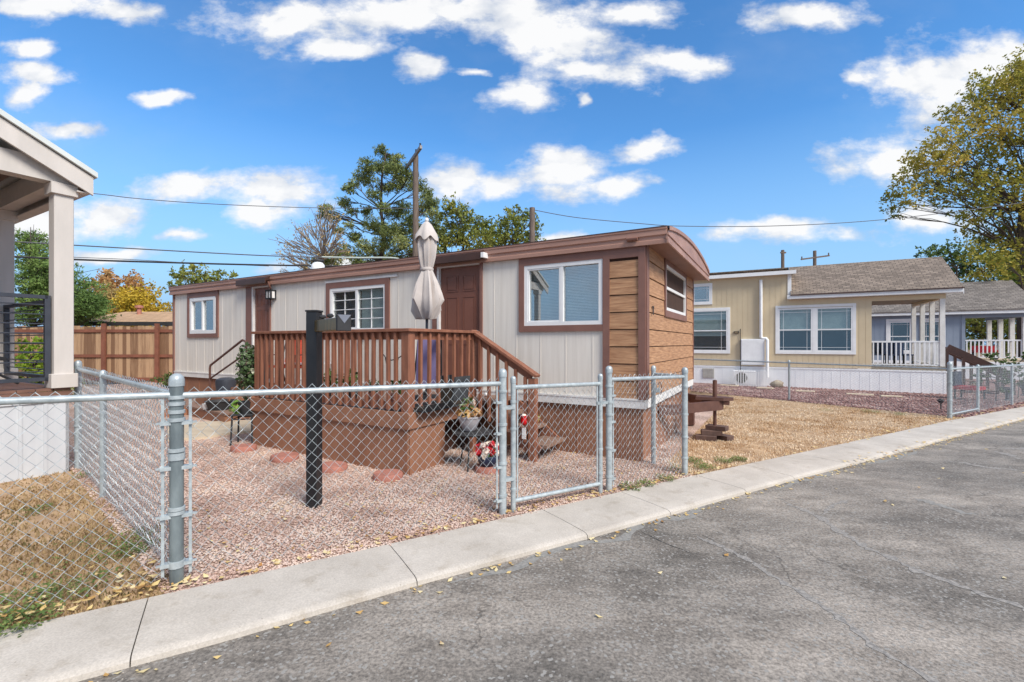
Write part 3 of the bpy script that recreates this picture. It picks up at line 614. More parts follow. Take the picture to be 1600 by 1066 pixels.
# ================================================================== buildings
def ring(mb, x0, x1, z0, z1, w, y0, y1, wt=None, wb=None):
    wt = w if wt is None else wt; wb = w if wb is None else wb
    mb.box(x0, x1, y0, y1, z1-wt, z1); mb.box(x0, x1, y0, y1, z0, z0+wb); mb.box(x0, x0+w, y0, y1, z0+wb, z1-wt); mb.box(x1-w, x1, y0, y1, z0+wb, z1-wt)
def window(root, M, x0, x1, z0, z1, split='v', grid=None, blinds=None, fw=.05, glass=None, grids_left=True, bpart=1.0, depth=.45, lip=.02):
    """white framed window: frame part with panes, muntins and blinds as sub-parts; wall face is y=0, outside is -y"""
    mb = MB(); mb.M = M; ring(mb, x0, x1, z0, z1, fw, -lip, .045); xm, zm = (x0+x1)/2, (z0+z1)/2; cells = []
    if split == 'v':
        mb.box(xm-.022, xm+.022, -lip+.004, .045, z0+fw, z1-fw); cells = [(x0+fw, xm-.022, z0+fw, z1-fw), (xm+.022, x1-fw, z0+fw, z1-fw)]
    elif split == 'h':
        mb.box(x0+fw, x1-fw, -lip+.004, .045, zm-.022, zm+.022); cells = [(x0+fw, x1-fw, z0+fw, zm-.022), (x0+fw, x1-fw, zm+.022, z1-fw)]
    else: cells = [(x0+fw, x1-fw, z0+fw, z1-fw)]
    for a, b, c, d in cells[:1 if split == 'v' else 0]: ring(mb, a+.001, b-.001, c+.001, d-.001, .02, -lip+.008, .04)
    w = obj('window', mb, WHITE, root)
    for a, b, c, d in cells:
        g = MB(); g.M = M; g.box(a+.001, b-.001, .026, .030, c+.001, d-.001); obj('pane', g, glass or GLASS, w)
    if grid:
        g = MB(); g.M = M
        for k, (a, b, c, d) in enumerate(cells):
            if not grids_left and k == 0 and split == 'v': pass
            nx, nz = grid if not callable(grid) else grid(k)
            if nx == 'p':       # prairie pattern: bars near the edges
                for x in (a+.12*(b-a), b-.12*(b-a)): g.box(x-.006, x+.006, .010, .022, c, d)
                z = d-.14*(d-c) if k == 1 or split == '' else c+.14*(d-c); g.box(a, b, .009, .0215, z-.006, z+.006)
                if split == '': g.box(a, b, .009, .0215, c+.14*(d-c)-.006, c+.14*(d-c)+.006)
            else:
                for i in range(1, nx): x = a+(b-a)*i/nx; g.box(x-.007, x+.007, .010, .022, c, d)
                for i in range(1, nz): z = c+(d-c)*i/nz; g.box(a, b, .009, .0215, z-.007, z+.007)
        obj('muntin', g, WHITE, w)
    if blinds:
        g = MB(); g.M = M
        for ci, (a, b, c, d) in enumerate(cells):
            z = d-.02; lim = d-(d-c)*(bpart[ci] if isinstance(bpart, tuple) else bpart)
            while z > lim+.01: g.add([(a+.01, .075, z-.018), (b-.01, .075, z-.018), (b-.01, .088, z), (a+.01, .088, z)], [(0,1,2,3)]); z -= .022
            g.box(a+.008, b-.008, .07, .10, d-.022, d-.002)
        obj('blind', g, blinds, w)
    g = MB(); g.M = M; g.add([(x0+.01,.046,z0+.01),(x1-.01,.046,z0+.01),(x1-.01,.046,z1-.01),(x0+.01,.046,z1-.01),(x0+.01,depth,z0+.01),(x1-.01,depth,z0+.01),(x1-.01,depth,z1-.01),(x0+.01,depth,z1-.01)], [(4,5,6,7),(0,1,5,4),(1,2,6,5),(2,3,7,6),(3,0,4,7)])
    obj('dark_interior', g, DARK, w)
    return w
def trimring(root, M, x0, x1, z0, z1, w, mat, name='window_trim', y=-.03, wt=None, wb=None, back=0.0):
    mb = MB(); mb.M = M; ring(mb, x0, x1, z0, z1, w, y, back, wt, wb); return obj(name, mb, mat, root)
I4 = Matrix.Identity(4)
ROT90 = Matrix.Rotation(R(90), 4, 'Z')          # facade whose outside (-y) becomes +x, its x becomes +y
def front(frame, px, py, y0=0): x = frame.xat(px, y0); return x, frame.zat(x, y0, py)
def end(frame, px, py, x0=0): y = frame.yat(px, x0); return y, frame.zat(x0, y, py)

# ------------------------------------------------------------------ the white and brown trailer
rz = T.ang
TR = thing('mobile_home', 'long off-white single-wide trailer home with brown trim and wood plank end, number 7', 'mobile home', (C0.x, C0.y, 0), rz)
ZB, ZT = .66, 2.80            # bottom of the wall, underside of roof edge
XL = T.xat(272); WID = 4.05; GZ = C0.z
print('TRAILER length', XL, 'corner', C0)
# windows / doors measured on the front wall
def fx(px): return T.xat(px)
def fz(px, py): return T.zat(T.xat(px), 0, py)
bw = (fx(820), fx(942), fz(942, 507), fz(942, 404.6)); bt = (fx(811.7), fx(953.2))
mw = (fx(516.5), fx(604), 1.5+(HY-518)/F*T.w(fx(560), 0).y, fz(604, 443.8)); mt = (fx(511), fx(609.5))
lw = (fx(297.5), fx(337.5), fz(338, 521), fz(338, 462.5)); lt = (fx(295), fx(341))
d2 = (fx(688), fx(750.5), .72, fz(750, 413.7)); d1 = (fx(397.5), fx(421.5), .72, fz(421, 448.7))
print('win', bw, mw, lw, d2, d1)
holes = [(bw[0], bw[1], bw[2], bw[3]), (mw[0], mw[1], mw[2], mw[3]), (lw[0], lw[1], lw[2], lw[3]), (d2[0]-.04, d2[1]+.0, d2[2]-.02, d2[3]+.04), (d1[0]-.06, d1[1]+.0, d1[2]-.02, d1[3]+.04)]
xs_plank = fx(953.2)        # plank strip from here to the corner
mb = MB(); mb.grid_wall(XL, fx(946), ZB, ZT, 0, holes, .10)
mb.ribs(XL, fx(942), ZB+.10, ZT-.04, 0, .405, .016, .0035, [(a-.09, b+.09, c-.09, d+.5) for a, b, c, d in holes], off=.3)
obj('wall', mb, PANEL, TR)
mb = MB(); mb.box(XL, 0, .12, WID-.02, ZB, ZB+.02); mb.box(XL, XL+.03, .0, WID, ZB, ZT); mb.box(XL, 0, WID-.03, WID, ZB, ZT); obj('back_wall', mb, PANEL, TR)
mb = MB(); mb.box(XL-.01, .015, -.02, -.002, ZB-.03, ZB+.09); mb.box(.002, .02, -.02, WID, ZB-.03, ZB+.09); mb.box(XL, .012, -.028, -.004, ZB+.075, ZB+.10)
obj('base_trim', mb, PANELEDGE, TR)
# plank siding strip on the front and on the whole end
def planks(mb, x0, x1, z0, z1, holes=(), pitch=.232, y=-.006):
    z = z0
    while z < z1-.03:
        zt = min(z+pitch-.012, z1); segs = [(x0, x1)]
        for a, b, c, d in holes:
            if zt > c and z < d: segs = [t for lo, hi in segs for t in ((lo, min(hi, a)), (max(lo, b), hi)) if t[1]-t[0] > .02]
        for lo, hi in segs: mb.add([(lo, y-.016, z), (hi, y-.016, z), (hi, y-.004, zt), (lo, y-.004, zt), (lo, y+.01, z), (hi, y+.01, z), (hi, y+.01, zt), (lo, y+.01, zt)], [(0,1,2,3),(0,4,5,1),(3,2,6,7),(0,3,7,4),(1,5,6,2)])
        z += pitch
PB = pm('plank_shadow_gap', srgb(70,46,34), srgb(56,36,28), rough=.9)
mb = MB(); mb.box(xs_plank-.06, -.004, .004, .06, ZB, ZT); mb.box(-.06, -.004, .06, WID, ZB, ZT); obj('sheathing', mb, PB, TR)
mb = MB(); planks(mb, xs_plank+.0, fx(998.3), ZB+.10, ZT-.16); obj('plank_siding', mb, SIDING, TR)
ew0, ez0 = end(T, 1038, 483); ew1 = T.yat(1069); ezt = T.zat(0, ew0, 413); ezb = T.zat(0, ew0, 485)
print('endwin', ew0, ew1, ezb, ezt)
mb = MB(); mb.M = ROT90; planks(mb, .02, WID-.03, ZB+.10, ZT+.16, [(ew0-.09, ew1+.09, ezb-.09, ezt+.5)]); obj('plank_siding', mb, SIDING, TR)
mb = MB(); mb.box(fx(998.3), .018, -.034, .0, ZB+.09, ZT); mb.box(.0, .034, -.002, .13, ZB+.09, ZT); mb.box(fx(942.7), xs_plank, -.032, 0, ZB+.09, ZT); mb.box(xs_plank, fx(998.3), -.030, 0, ZT-.16, ZT); obj('corner_trim', mb, BROWN, TR)
mb = MB(); mb.box(0, .03, WID-.04, WID+.01, ZB+.09, ZT); obj('corner_trim', mb, BROWN, TR); mb = MB(); mb.box(XL-.015, XL+.045, -.03, .02, ZB+.02, ZT); obj('corner_trim', mb, BROWN, TR)
# windows
window(TR, I4, bw[0], bw[1], bw[2], bw[3], 'v', blinds=BLIND, glass=GLASSB, fw=.055)
trimring(TR, I4, bt[0], fx(942.7), bw[2]-.085, ZT-.02, bw[0]-bt[0], BROWN, wt=ZT-.02-bw[3], wb=.085) if False else None
mb = MB(); mb.box(bt[0], bw[0], -.03, 0, bw[2]-.09, ZT-.03); mb.box(bw[0], fx(942.7), -.03, 0, bw[3], ZT-.03); mb.box(bw[0], fx(942.7), -.03, 0, bw[2]-.09, bw[2]); obj('window_trim', mb, BROWN, TR)
window(TR, I4, mw[0], mw[1], mw[2], mw[3], 'v', grid=(2, 4), blinds=BLIND, bpart=(.0, 1.), glass=GLASST, fw=.06); trimring(TR, I4, mt[0], mt[1], mw[2]-.1, mw[3]+.11, mw[0]-mt[0], BROWN, wt=.11, wb=.1)
mb = MB(); mb.box(mt[0]-.02, fx(622), -.034, 0, mw[3]+.112, mw[3]+.15); obj('drip_strip', mb, PANELEDGE, TR)
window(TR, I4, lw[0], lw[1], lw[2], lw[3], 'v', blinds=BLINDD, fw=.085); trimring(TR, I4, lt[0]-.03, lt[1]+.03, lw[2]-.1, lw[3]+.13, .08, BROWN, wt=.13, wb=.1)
WE = window(TR, ROT90, ew0, ew1, ezb, ezt, 'h', blinds=BLIND, glass=GLASST, fw=.05, lip=.028); trimring(TR, ROT90, ew0-.085, ew1+.085, ezb-.1, ezt+.1, .085, BROWN, y=-.036, wt=.1, wb=.1)
# doors
def door(root, x0, x1, z0, z1):
    mb = MB(); mb.box(x0, x1, .02, .06, z0, z1); dr = obj('door', mb, BROWN2, root)
    w, h = x1-x0, z1-z0; p = MB()
    for cx in (.29, .71):
        for a, b in ((.80, .935), (.44, .76), (.07, .38)):
            xa, xb = x0+w*(cx-.155), x0+w*(cx+.155); za, zb = z0+h*a, z0+h*b
            ring(p, xa, xb, za, zb, .018, .012, .021); p.box(xa+.035, xb-.035, .013, .021, za+.035, zb-.035)
    obj('door_panel', p, BROWN2, dr); k = MB(); k.lathe([(.0,0),(.028,.0),(.03,.012),(.012,.02),(.012,.04),(.028,.05),(.03,.07),(.018,.082),(0,.084)], (0,0,0), 12)
    k.v = [(x0+w*.92+p_[0], .02-p_[2], z0+h*.47+p_[1]) for p_ in k.v]; obj('door_knob', k, GALV, dr, smooth=True)
    return dr
for (x0, x1, z0, z1), pxl in ((d2, 677), (d1, 386)):
    door(TR, x0, x1, z0, z1)
    xl = fx(pxl); m = MB(); m.box(x0-.045, x0-.005, -.036, .05, z0-.02, z1+.035); m.box(x0-.005, x1+.0, -.034, .05, z1+.004, z1+.035); obj('door_jamb', m, PANELEDGE, TR)
    m = MB(); m.box(xl, x0-.046, -.03, 0, ZB+.06, ZT); m.box(x0-.046, x1+.05, -.028, 0, z1+.04, ZT); m.box(x1+.004, x1+.05, -.03, .0, ZB+.06, z1+.04); obj('door_trim', m, BROWN, TR)
    # little metal hood with gutter lip
    hx0, hx1 = xl-.12, x1+.13; hz = ZT+.02
    m = MB(); m.poly([(-.07,hz+.14),(-.17,hz+.09),(-.19,hz+.09),(-.19,hz-.02),(-.175,hz-.035),(-.165,hz+.03),(-.07,hz+.05)], 'x', hx0, hx1); obj('door_hood', m, DKBR, TR)
mb = MB(); X = d2[1]+.14; mb.box(X, X+.05, -.2, -.06, ZT+.02, ZT+.10); obj('gutter_end', mb, WHITE, TR)
mb = MB(); mb.tube([(d1[1]+.14, -.12, ZT+.03), (d1[1]+.14, -.10, ZT-.05), (d1[1]+.10, -.04, ZT-.12)], .02, 6); obj('gutter_elbow', mb, BROWN, TR, smooth=True)
# roof: low bow roof with ribbed metal edge; overhangs at both ends
RO = .30; zt0 = 2.965
def rise(y): t = (y+.06)/(WID+.12); return zt0+.17*math.sin(math.pi*max(0, min(1, t)))**.8
ys = [-.06+(WID+.12)*i/16 for i in range(17)]
mb = MB(); V = [(x, y, rise(y)+.012) for x in (XL-RO*.3, RO) for y in ys]; mb.add(V, [(i, i+17, i+18, i+1) for i in range(16)])
mb.add([(x, y, z) for x in (XL-RO*.3, RO) for y, z in ((-.06, zt0+.01), (-.06, zt0-.01))], [(0,1,3,2)])
mb.add([(RO, y, rise(y)+.012) for y in ys]+[(RO, y, rise(y)-.012) for y in ys], [(i, 17+i, 18+i, 1+i) for i in range(16)])
obj('roof', mb, pm('roof_coating', srgb(120,104,96), srgb(88,74,68), scale=3, rough=.8), TR)
zb0 = ZT-.03
prof = [(-.052, zb0), (-.075, zb0), (-.078, zb0+.05), (-.064, zb0+.062), (-.064, zb0+.10), (-.085, zb0+.115), (-.085, zt0-.02), (-.095, zt0-.012), (-.095, zt0+.012), (-.05, zt0+.012)]
mb = MB(); mb.poly(prof, 'x', XL-RO*.3, RO); mb.box(XL-RO*.3, 0, -.052, -.003, zb0+.002, zb0+.03); fas = obj('fascia', mb, FASC, TR)
mb = MB(); mb.box(XL-RO*.3, RO, -.10, -.03, zt0+.013, zt0+.022); obj('roof_edge', mb, DKBR, TR)
# end fascia: straight band plus bowed infill, and soffit
mb = MB()
mb.box(RO, RO+.022, -.095, WID+.07, zb0, zb0+.055); mb.box(RO-.01, RO+.012, -.09, WID+.06, zb0+.05, zb0+.105); mb.box(RO, RO+.026, -.095, WID+.07, zb0+.10, zb0+.125)
n = 17; V = [(RO+.008, y, zb0+.12) for y in ys]+[(RO+.008, y, rise(y)) for y in ys]; mb.add(V, [(i, i+1, n+i+1, n+i) for i in range(n-1)])
V = [(RO+.030, y, rise(y)-.03) for y in ys]+[(RO+.030, y, rise(y)+.02) for y in ys]+[(RO-.02, y, rise(y)+.02) for y in ys]+[(RO-.0, y, rise(y)-.03) for y in ys]
mb.add(V, [(i, i+1, n+i+1, n+i) for i in range(n-1)]+[(n+i, n+i+1, 2*n+i+1, 2*n+i) for i in range(n-1)]+[(3*n+i, 3*n+i+1, i+1, i) for i in range(n-1)])
obj('end_fascia', mb, FASC, TR)
mb = MB(); mb.box(.0, RO, -.05, WID+.06, zb0+.03, zb0+.045); obj('soffit', mb, BROWN, TR)
mb = MB(); xk, zk = front(T, 991, 376); mb.poly([(-.085,zk-.03),(-.13,zk-.015),(-.135,zk+.005),(-.085,zk+.025)], 'x', xk-.07, xk+.07); obj('marker_lamp', mb, BROWN, TR)
# skirting
mb = MB(); 
mb.box(XL+.02, -.06, .03, .05, GZ-.15, ZB-.02); mb.box(-.08, -.05, .05, WID-.05, GZ-.2, ZB-.02); mb.box(XL+.02, XL+.04, .04, WID, -.1, ZB-.02); mb.ribs(XL, -.1, GZ-.1, ZB-.03, .032, .6, .02, .008)
obj('skirting', mb, SKIRT, TR)
# house number 7, two bars on the end wall
y7, z7 = end(T, 1016.5, 486); mb = MB(); mb.M = ROT90; h = .11
mb.bar((y7-.04, -.036, z7+h/2), (y7+.04, -.036, z7+h/2), .008, .022, up=(0,0,1)); mb.bar((y7+.034, -.036, z7+h/2), (y7-.008, -.036, z7-h/2), .008, .022, up=(1,0,0)); obj('number_seven', mb, BLACKM, TR)
# wall lantern beside the far door
xl_, zl_ = front(T, 427.5, 461); LM = MB(); LM.box(xl_-.10, xl_+.10, -.02, -.003, zl_-.1, zl_+.1)
ring(LM, xl_-.10, xl_+.10, zl_-.10, zl_+.10, .025, -.13, -.10); LM.box(xl_-.012, xl_+.012, -.13, -.10, zl_-.075, zl_+.075); LM.box(xl_-.1, xl_+.1, -.13, -.02, zl_+.075, zl_+.1); LM.box(xl_-.1, xl_+.1, -.13, -.02, zl_-.1, zl_-.08)
lo = thing('wall_lantern', 'black box lantern with milky panes beside the far trailer door', 'lantern', T.w(xl_, 0, zl_-.1), rz)
for p_ in (LM,): p_.M = None; obj('housing', p_, BLACKM, lo).data.transform(Matrix.Translation((-xl_, 0, -(zl_-.1))))
m2 = MB(); m2.box(xl_-.09, xl_+.09, -.115, -.03, zl_-.075, zl_+.07); q = obj('milk_glass', m2, PANELEDGE, lo); q.data.transform(Matrix.Translation((-xl_, 0, -(zl_-.1))))
# roof turbine vent and a conduit
tv = T.w(T.xat(497, 1.2), 1.2); zv = rise(1.2)
t_ = thing('roof_vent', 'white dome vent with dark cap on the trailer roof', 'roof vent', (tv.x, tv.y, zv-.05), rz)
m = MB(); m.lathe([(.17,0),(.17,.06),(.15,.1),(.16,.2),(.15,.33),(.09,.40)], (0,0,0), 14); obj('vent_body', m, WHITE, t_, smooth=True); m = MB(); m.lathe([(.09,.40),(.14,.42),(.12,.46),(0,.49)], (0,0,0), 14); obj('vent_cap', m, BLACKM, t_, smooth=True)

# hitch: A-frame tongue, jack and blocks at the end of the trailer
hx, hy = T.loc(G(1117, 686)); zt_ = .50
HT = thing('trailer_tongue', 'brown steel hitch tongue with jack post sticking out of the trailer end', 'trailer hitch', T.w(hx, hy, zg(*T.w(hx, hy)[:2])), rz)
hz0 = HT.location.z; mb = MB(); tip = T.xat(1146, hy)
def L_(x, y, z): return (x-hx, y-hy, z-hz0)
mb.bar(L_(-.05, hy-1.25, zt_-.03), L_(hx+.10, hy-.03, zt_-.03), .07, .15); mb.bar(L_(-.05, hy+1.0, zt_-.03), L_(hx+.10, hy+.03, zt_-.03), .07, .15); obj('tongue_beam', mb, RUST, HT)
mb = MB(); mb.prism([L_(hx-.28, hy-.17, 0)[:2], L_(hx+.14, hy-.13, 0)[:2], L_(tip, hy-.03, 0)[:2], L_(tip, hy+.03, 0)[:2], L_(hx+.14, hy+.13, 0)[:2], L_(hx-.28, hy+.17, 0)[:2]], zt_+.05-hz0, zt_+.13-hz0-.03); mb.box(hx-.2-hx, .22, -.07, .07, zt_-.02-hz0, zt_+.048-hz0); obj('coupler', mb, RUST, HT)
mb = MB(); mb.tube([L_(hx, hy, hz0+.17), L_(hx, hy, zt_+.38)], .028, 10); mb.tube([L_(hx, hy, zt_+.05), L_(hx, hy, zt_+.37)], .036, 10); obj('jack_post', mb, RUST, HT, smooth=True)
mb = MB(); mb.box(-.95-hx+.1, -.87-hx+.1, -1.5, -1.36, -.1, .5) if False else mb.box(.02-hx, .12-hx, 1.15, 1.3, 0, .45); obj('stand_leg', mb, RUST, HT)
def blk(dx, dy, dz, rot, name_lab):
    m = MB(); m.box(-.16, .16, -.09, .09, 0, .075); b = obj('timber_block', m, pm('weathered_block', srgb(112,88,80), srgb(78,60,54), scale=8, rough=.9, bump=.3), None, bevel=.004)
    w = T.w(hx+dx, hy+dy, hz0+dz); b.location = w; b.rotation_euler = (0, 0, rz+rot); tag(b, name_lab, 'wooden block', 'blocks under the hitch jack')
blk(-.12, -.14, 0, R(6), 'lowest brown block at the left foot of the hitch jack'); blk(.10, .06, 0, R(-30), 'brown block lying under the right side of the hitch jack'); blk(-.05, -.04, .076, R(12), 'middle brown block stacked under the hitch jack'); blk(.03, .02, .152-.04+.04, R(-12), 'topmost brown block carrying the jack post of the hitch') 

# ------------------------------------------------------------------ deck with railings and stairs
dcx, dcy = T.loc(G(638, 742)); DX1, DY0 = dcx, dcy; DX0 = T.xat(397, DY0); DZ = .685; gzd = -.06
yS = T.yat(742, DX1)      # where the side rail ends and the stair begins
print('DECK', DX0, DX1, DY0, yS)
DK = thing('wooden_deck', 'red-brown stained deck with picket railing and stair in front of the trailer door', 'deck', T.w((DX0+DX1)/2, DY0, 0), rz)
ox, oy = (DX0+DX1)/2, DY0
def dk(name, mb, mat, par=None, **k):
    mb.v = [(a-ox, b-oy, c) for a, b, c in mb.v]; return obj(name, mb, mat, par or DK, **k)
mb = MB(); x = DX0
while x < -1.9-.05:
    y0 = DY0+.04 if x+.139 < DX1 else yS+.02
    mb.box(x, x+.139, y0, -.01, DZ-.035, DZ); x += .145
dk('floor_boards', mb, DECKF)
mb = MB(); mb.box(DX0-.04, DX1+.04, DY0-.04, DY0-.002, DZ-.185, DZ+.004); dk('rim_board', mb, SKIRT)
mb = MB(); mb.box(DX1+.002, DX1+.04, DY0, DY0+.68, DZ-.185, DZ+.004); mb.box(DX1+.002, DX1+.038, DY0+.68, yS, DZ-.185, DZ-.01); dk('rim_board', mb, SKIRT)
mb = MB(); mb.box(DX0-.02, DX1+.0, DY0-.012, DY0+.008, gzd-.1, DZ-.19); dk('skirt_panel', mb, SKIRT)
mb = MB(); mb.box(DX1-.0, DX1+.014, DY0+.01, DY0+.66, gzd-.1, DZ-.19); dk('skirt_panel', mb, SKIRT)
mb = MB(); mb.box(DX0-.02, DX0, DY0, -.02, gzd-.1, DZ-.0); dk('skirt_panel', mb, SKIRT)
mb = MB(); mb.box(DX1-.4, DX1-.38, DY0+.66, -.02, gzd-.1, DZ-.04); dk('under_deck_shade', mb, DKBR)  # added dark panel standing in for the shade below the open deck
RT = 1.67
def balusters(xa, ya, xb, yb, n, za0, za1, zb0=None, zb1=None):
    zb0 = za0 if zb0 is None else zb0; zb1 = za1 if zb1 is None else zb1; r = random.Random(n)
    for i in range(n):
        t = (i+.5)/n; x = xa+(xb-xa)*t; y = ya+(yb-ya)*t; z0 = za0+(zb0-za0)*t; z1 = za1+(zb1-za1)*t; j = r.uniform(-.012, .012); w = .019
        m = MB(); dx, dy = (w, w); m.add([(x-dx+j, y-dy, z0), (x+dx+j, y-dy, z0), (x+dx+j, y+dy, z0), (x-dx+j, y+dy, z0), (x-dx, y-dy, z1), (x+dx, y-dy, z1), (x+dx, y+dy, z1), (x-dx, y+dy, z1)], [(0,3,2,1),(4,5,6,7),(0,1,5,4),(1,2,6,5),(2,3,7,6),(3,0,4,7)]); dk('baluster', m, DECKW)
def post(x, y, z0, z1, w=.09):
    m = MB(); m.box(x-w/2, x+w/2, y-w/2, y+w/2, z0, z1); dk('post', m, DECKW, bevel=.004)
yr = DY0+.045; xr = DX1-.045
post(DX0+.05, yr, DZ, RT-.04); post(xr, yr, DZ-.0, RT-.04, .115); post(xr, yS, gzd-.05, RT-.04); 
balusters(DX0+.13, yr-.045, xr-.09, yr-.045, 23, DZ+.02, RT-.045); balusters(xr+.04, yr+.09, xr+.04, yS-.07, 7, DZ+.02, RT-.045)
balusters(DX0+.05, yr+.12, DX0+.05, -.15, 12, DZ+.04, RT-.045)
mb = MB(); mb.box(DX0-.02, xr+.09, yr-.085, yr+.055, RT-.038, RT); dk('top_rail', mb, DECKW, bevel=.004)
mb = MB(); mb.box(xr-.05, xr+.088, yr+.057, yS+.06, RT-.036, RT+.001); dk('top_rail', mb, DECKW, bevel=.004)
mb = MB(); mb.box(DX0-.02, DX0+.12, yr+.057, -.05, RT-.036, RT+.001); dk('top_rail', mb, DECKW)
mb = MB(); mb.box(DX0+.1, xr-.06, yr-.024, yr+.014, RT-.13, RT-.04); mb.box(xr-.018, xr+.02, yr+.06, yS-.05, RT-.13, RT-.038); mb.box(DX0+.1, xr-.06, yr-.024, yr+.014, DZ+.03, DZ+.11); mb.box(xr-.018, xr+.02, yr+.06, yS-.05, DZ+.03, DZ+.11); dk('rail_stringer', mb, DECKW)
# stair going down to the right, along the wall
xe = T.xat(833, yS); rz1 = T.zat(xe, yS, 588)
mb = MB(); mb.bar((xr+.02, yS, RT+.0), (xe+.07, yS, rz1), .13, .038); dk('stair_rail', mb, DECKW, bevel=.003)
mb = MB(); mb.bar((xr+.03, yS, RT-.085), (xe-.02, yS, rz1-.02), .035, .09); dk('stair_rail', mb, DECKW)
post(xe, yS, zg(*T.w(xe, yS)[:2])-.05, rz1-.03, .10)
balusters(xr+.08, yS-.03, xe-.03, yS-.03, 6, .50, RT-.06, .16, rz1-.06)
for k, z in enumerate((.15, .33, .51)):
    xf = -.98-.3*k+(xe+1.14)*.9; m = MB(); m.box(xf-.34, xf, yS-.02 if k else yS+.06, -.04, z-.04, z); dk('stair_tread', m, DECKF)
mb = MB(); mb.bar((-1.9, yS+.02, .56), (xe+.06, yS+.02, .04), .035, .2); mb.bar((-1.9, -.06, .56), (xe+.06, -.06, .04), .035, .2); dk('stair_stringer', mb, DECKW)
# ---- things on and around the deck
def simple(name, label, cat, loc, rot=0, group=None): return thing(name, label, cat, loc, rz+rot, group)
def TW(x, y, z): return T.w(x, y, z)
# closed parasol
pxu = T.xat(667, -1.0); U = simple('parasol', 'closed greige canvas parasol on the deck, tied at its waist', 'parasol', TW(pxu, -1.0, DZ))
Yu = U.location.y; zz = lambda py: HC+(HY-py)/F*Yu-DZ
m = MB(); m.tube([(0,0,.08),(0,0,zz(352))], .02, 8); obj('pole', m, GREYDK, U, smooth=True); m = MB(); m.lathe([(.24,0),(.24,.04),(.20,.06),(.05,.07),(.03,.14),(.03,.2)], (0,0,0), 16); obj('base', m, BLACKM, U, smooth=True)
k = Yu/F
def fold(amp, nf, ph=0): return lambda t, j: 1+amp(j)*math.sin(nf*t+ph+j*.15)
pr = [(17,500),(20,484),(23,476),(20,460),(15,440),(10,424),(9,420),(11,414),(13,400),(15,375),(14,352),(10,362)]
pr = [(.5*k,499),(9*k,499),(15*k,490),(22*k,477),(20*k,462),(16*k,444),(11*k,427),(8.5*k,421),(10*k,416),(13*k,402),(15*k,384),(12*k,366),(.5*k,364)]
m = MB(); n = 40; V = []
for j, (r, py) in enumerate(pr):
    for i in range(n):
        t = 2*math.pi*i/n; am = (.34 if 2 <= j <= 5 else .2 if j > 7 else .1); f = 1+am*(1.6*abs(math.sin(3*t+.4+.1*j))-.9)+am*.45*math.sin(11*t+2+.2*j); hem = (9*k*math.sin(3*t+.8) if j in (2, 3) else 9*k*math.sin(3*t+.8)*.4 if j == 4 else 0)
        V.append((r*f*math.cos(t), r*f*.85*math.sin(t), zz(py)+hem))
m.add(V, [(j*n+i, j*n+(i+1)%n, (j+1)*n+(i+1)%n, (j+1)*n+i) for j in range(len(pr)-1) for i in range(n)]); obj('canopy', m, FABRIC, U, smooth=True)
m = MB(); V = []; pr2 = [(12*k,366),(18.5*k,375),(17*k,369),(12.5*k,360),(8*k,352),(3*k,347),(.3*k,346)]
for j, (r, py) in enumerate(pr2):
    for i in range(n):
        t = 2*math.pi*i/n; am = .12 if j in (1, 2) else .05; f = 1+am*math.sin(6*t+1); hem = -4*k*math.cos(6*t) if j == 1 else 0
        V.append((r*f*math.cos(t), r*f*math.sin(t), zz(py)+hem))
m.add(V, [(j*n+i, j*n+(i+1)%n, (j+1)*n+(i+1)%n, (j+1)*n+i) for j in range(len(pr2)-1) for i in range(n)]); obj('top_valance', m, FABRIC, U, smooth=True)
m = MB(); m.lathe([(.022,zz(346)),(.03,zz(344)),(.02,zz(341)),(0,zz(340))], (0,0,0), 8); obj('finial', m, WHITE, U, smooth=True)
m = MB(); m.lathe([(10*k,zz(423)),(10.6*k,zz(421)),(10*k,zz(419))], (0,0,0), 20); obj('tie_strap', m, FABRIC, U, smooth=True)
# mailbox post
mp = G(491, 790); MP = thing('mailbox_post', 'tall square black post with a flat mailbox in bronze reflection colour on its street side', 'mailbox post', (mp.x, mp.y, mp.z), R(-8))
ph = HC+(HY-488)/F*mp.y-mp.z; w = 17.5/F*mp.y/2
m = MB(); m.box(-w, w, -w, w, -.05, ph); obj('post', m, BLACK, MP, bevel=.004); m = MB(); m.box(-w-.006, w+.006, -w-.006, w+.006, ph+.001, ph+.018); obj('post_cap', m, BLACKM, MP, bevel=.003)
REFL = pm('olive_reflection_tint', srgb(150,120,74), srgb(84,78,48), scale=5, stretch=(4,4,1), rough=.3, metal=.5)  # olive-bronze colour painted in for reflections on glossy black sides
a = P(499, 509.5, mp.y-.02); b = P(538, 506, mp.y-.62); d = (b-a); d.z = 0; ang = math.atan2(d.y, d.x)
MX = thing('mailbox', 'flat mailbox with painted-in bronze reflections and a black end plate bearing a grey flap, on the black post', 'mailbox', (a.x, a.y, a.z-.055), ang); l = d.length
m = MB(); m.box(0, l-.04, -.045, .045, 0, .105); obj('box_body', m, REFL, MX, bevel=.005); m = MB(); m.box(l-.038, l, -.055, .055, -.006, .125); dd = obj('end_plate', m, BLACKM, MX, bevel=.004)
m = MB(); m.add([(l+.003,-.052,.122),(l+.003,.052,.122),(l+.003,0,.055),(l-.0,-.052,.122),(l-.0,.052,.122),(l-.0,0,.055)], [(0,2,1),(0,3,5,2),(2,5,4,1)]); obj('flap', m, pm('slate_grey_paint', srgb(120,124,136), rough=.5), dd)
for q in (.12, .36): m = MB(); m.lathe([(.012,.105),(.012,.118),(.026,.122),(.03,.135),(.016,.15),(0,.152)], (q, 0, 0), 10); obj('knob', m, BLACKM, MX, smooth=True)
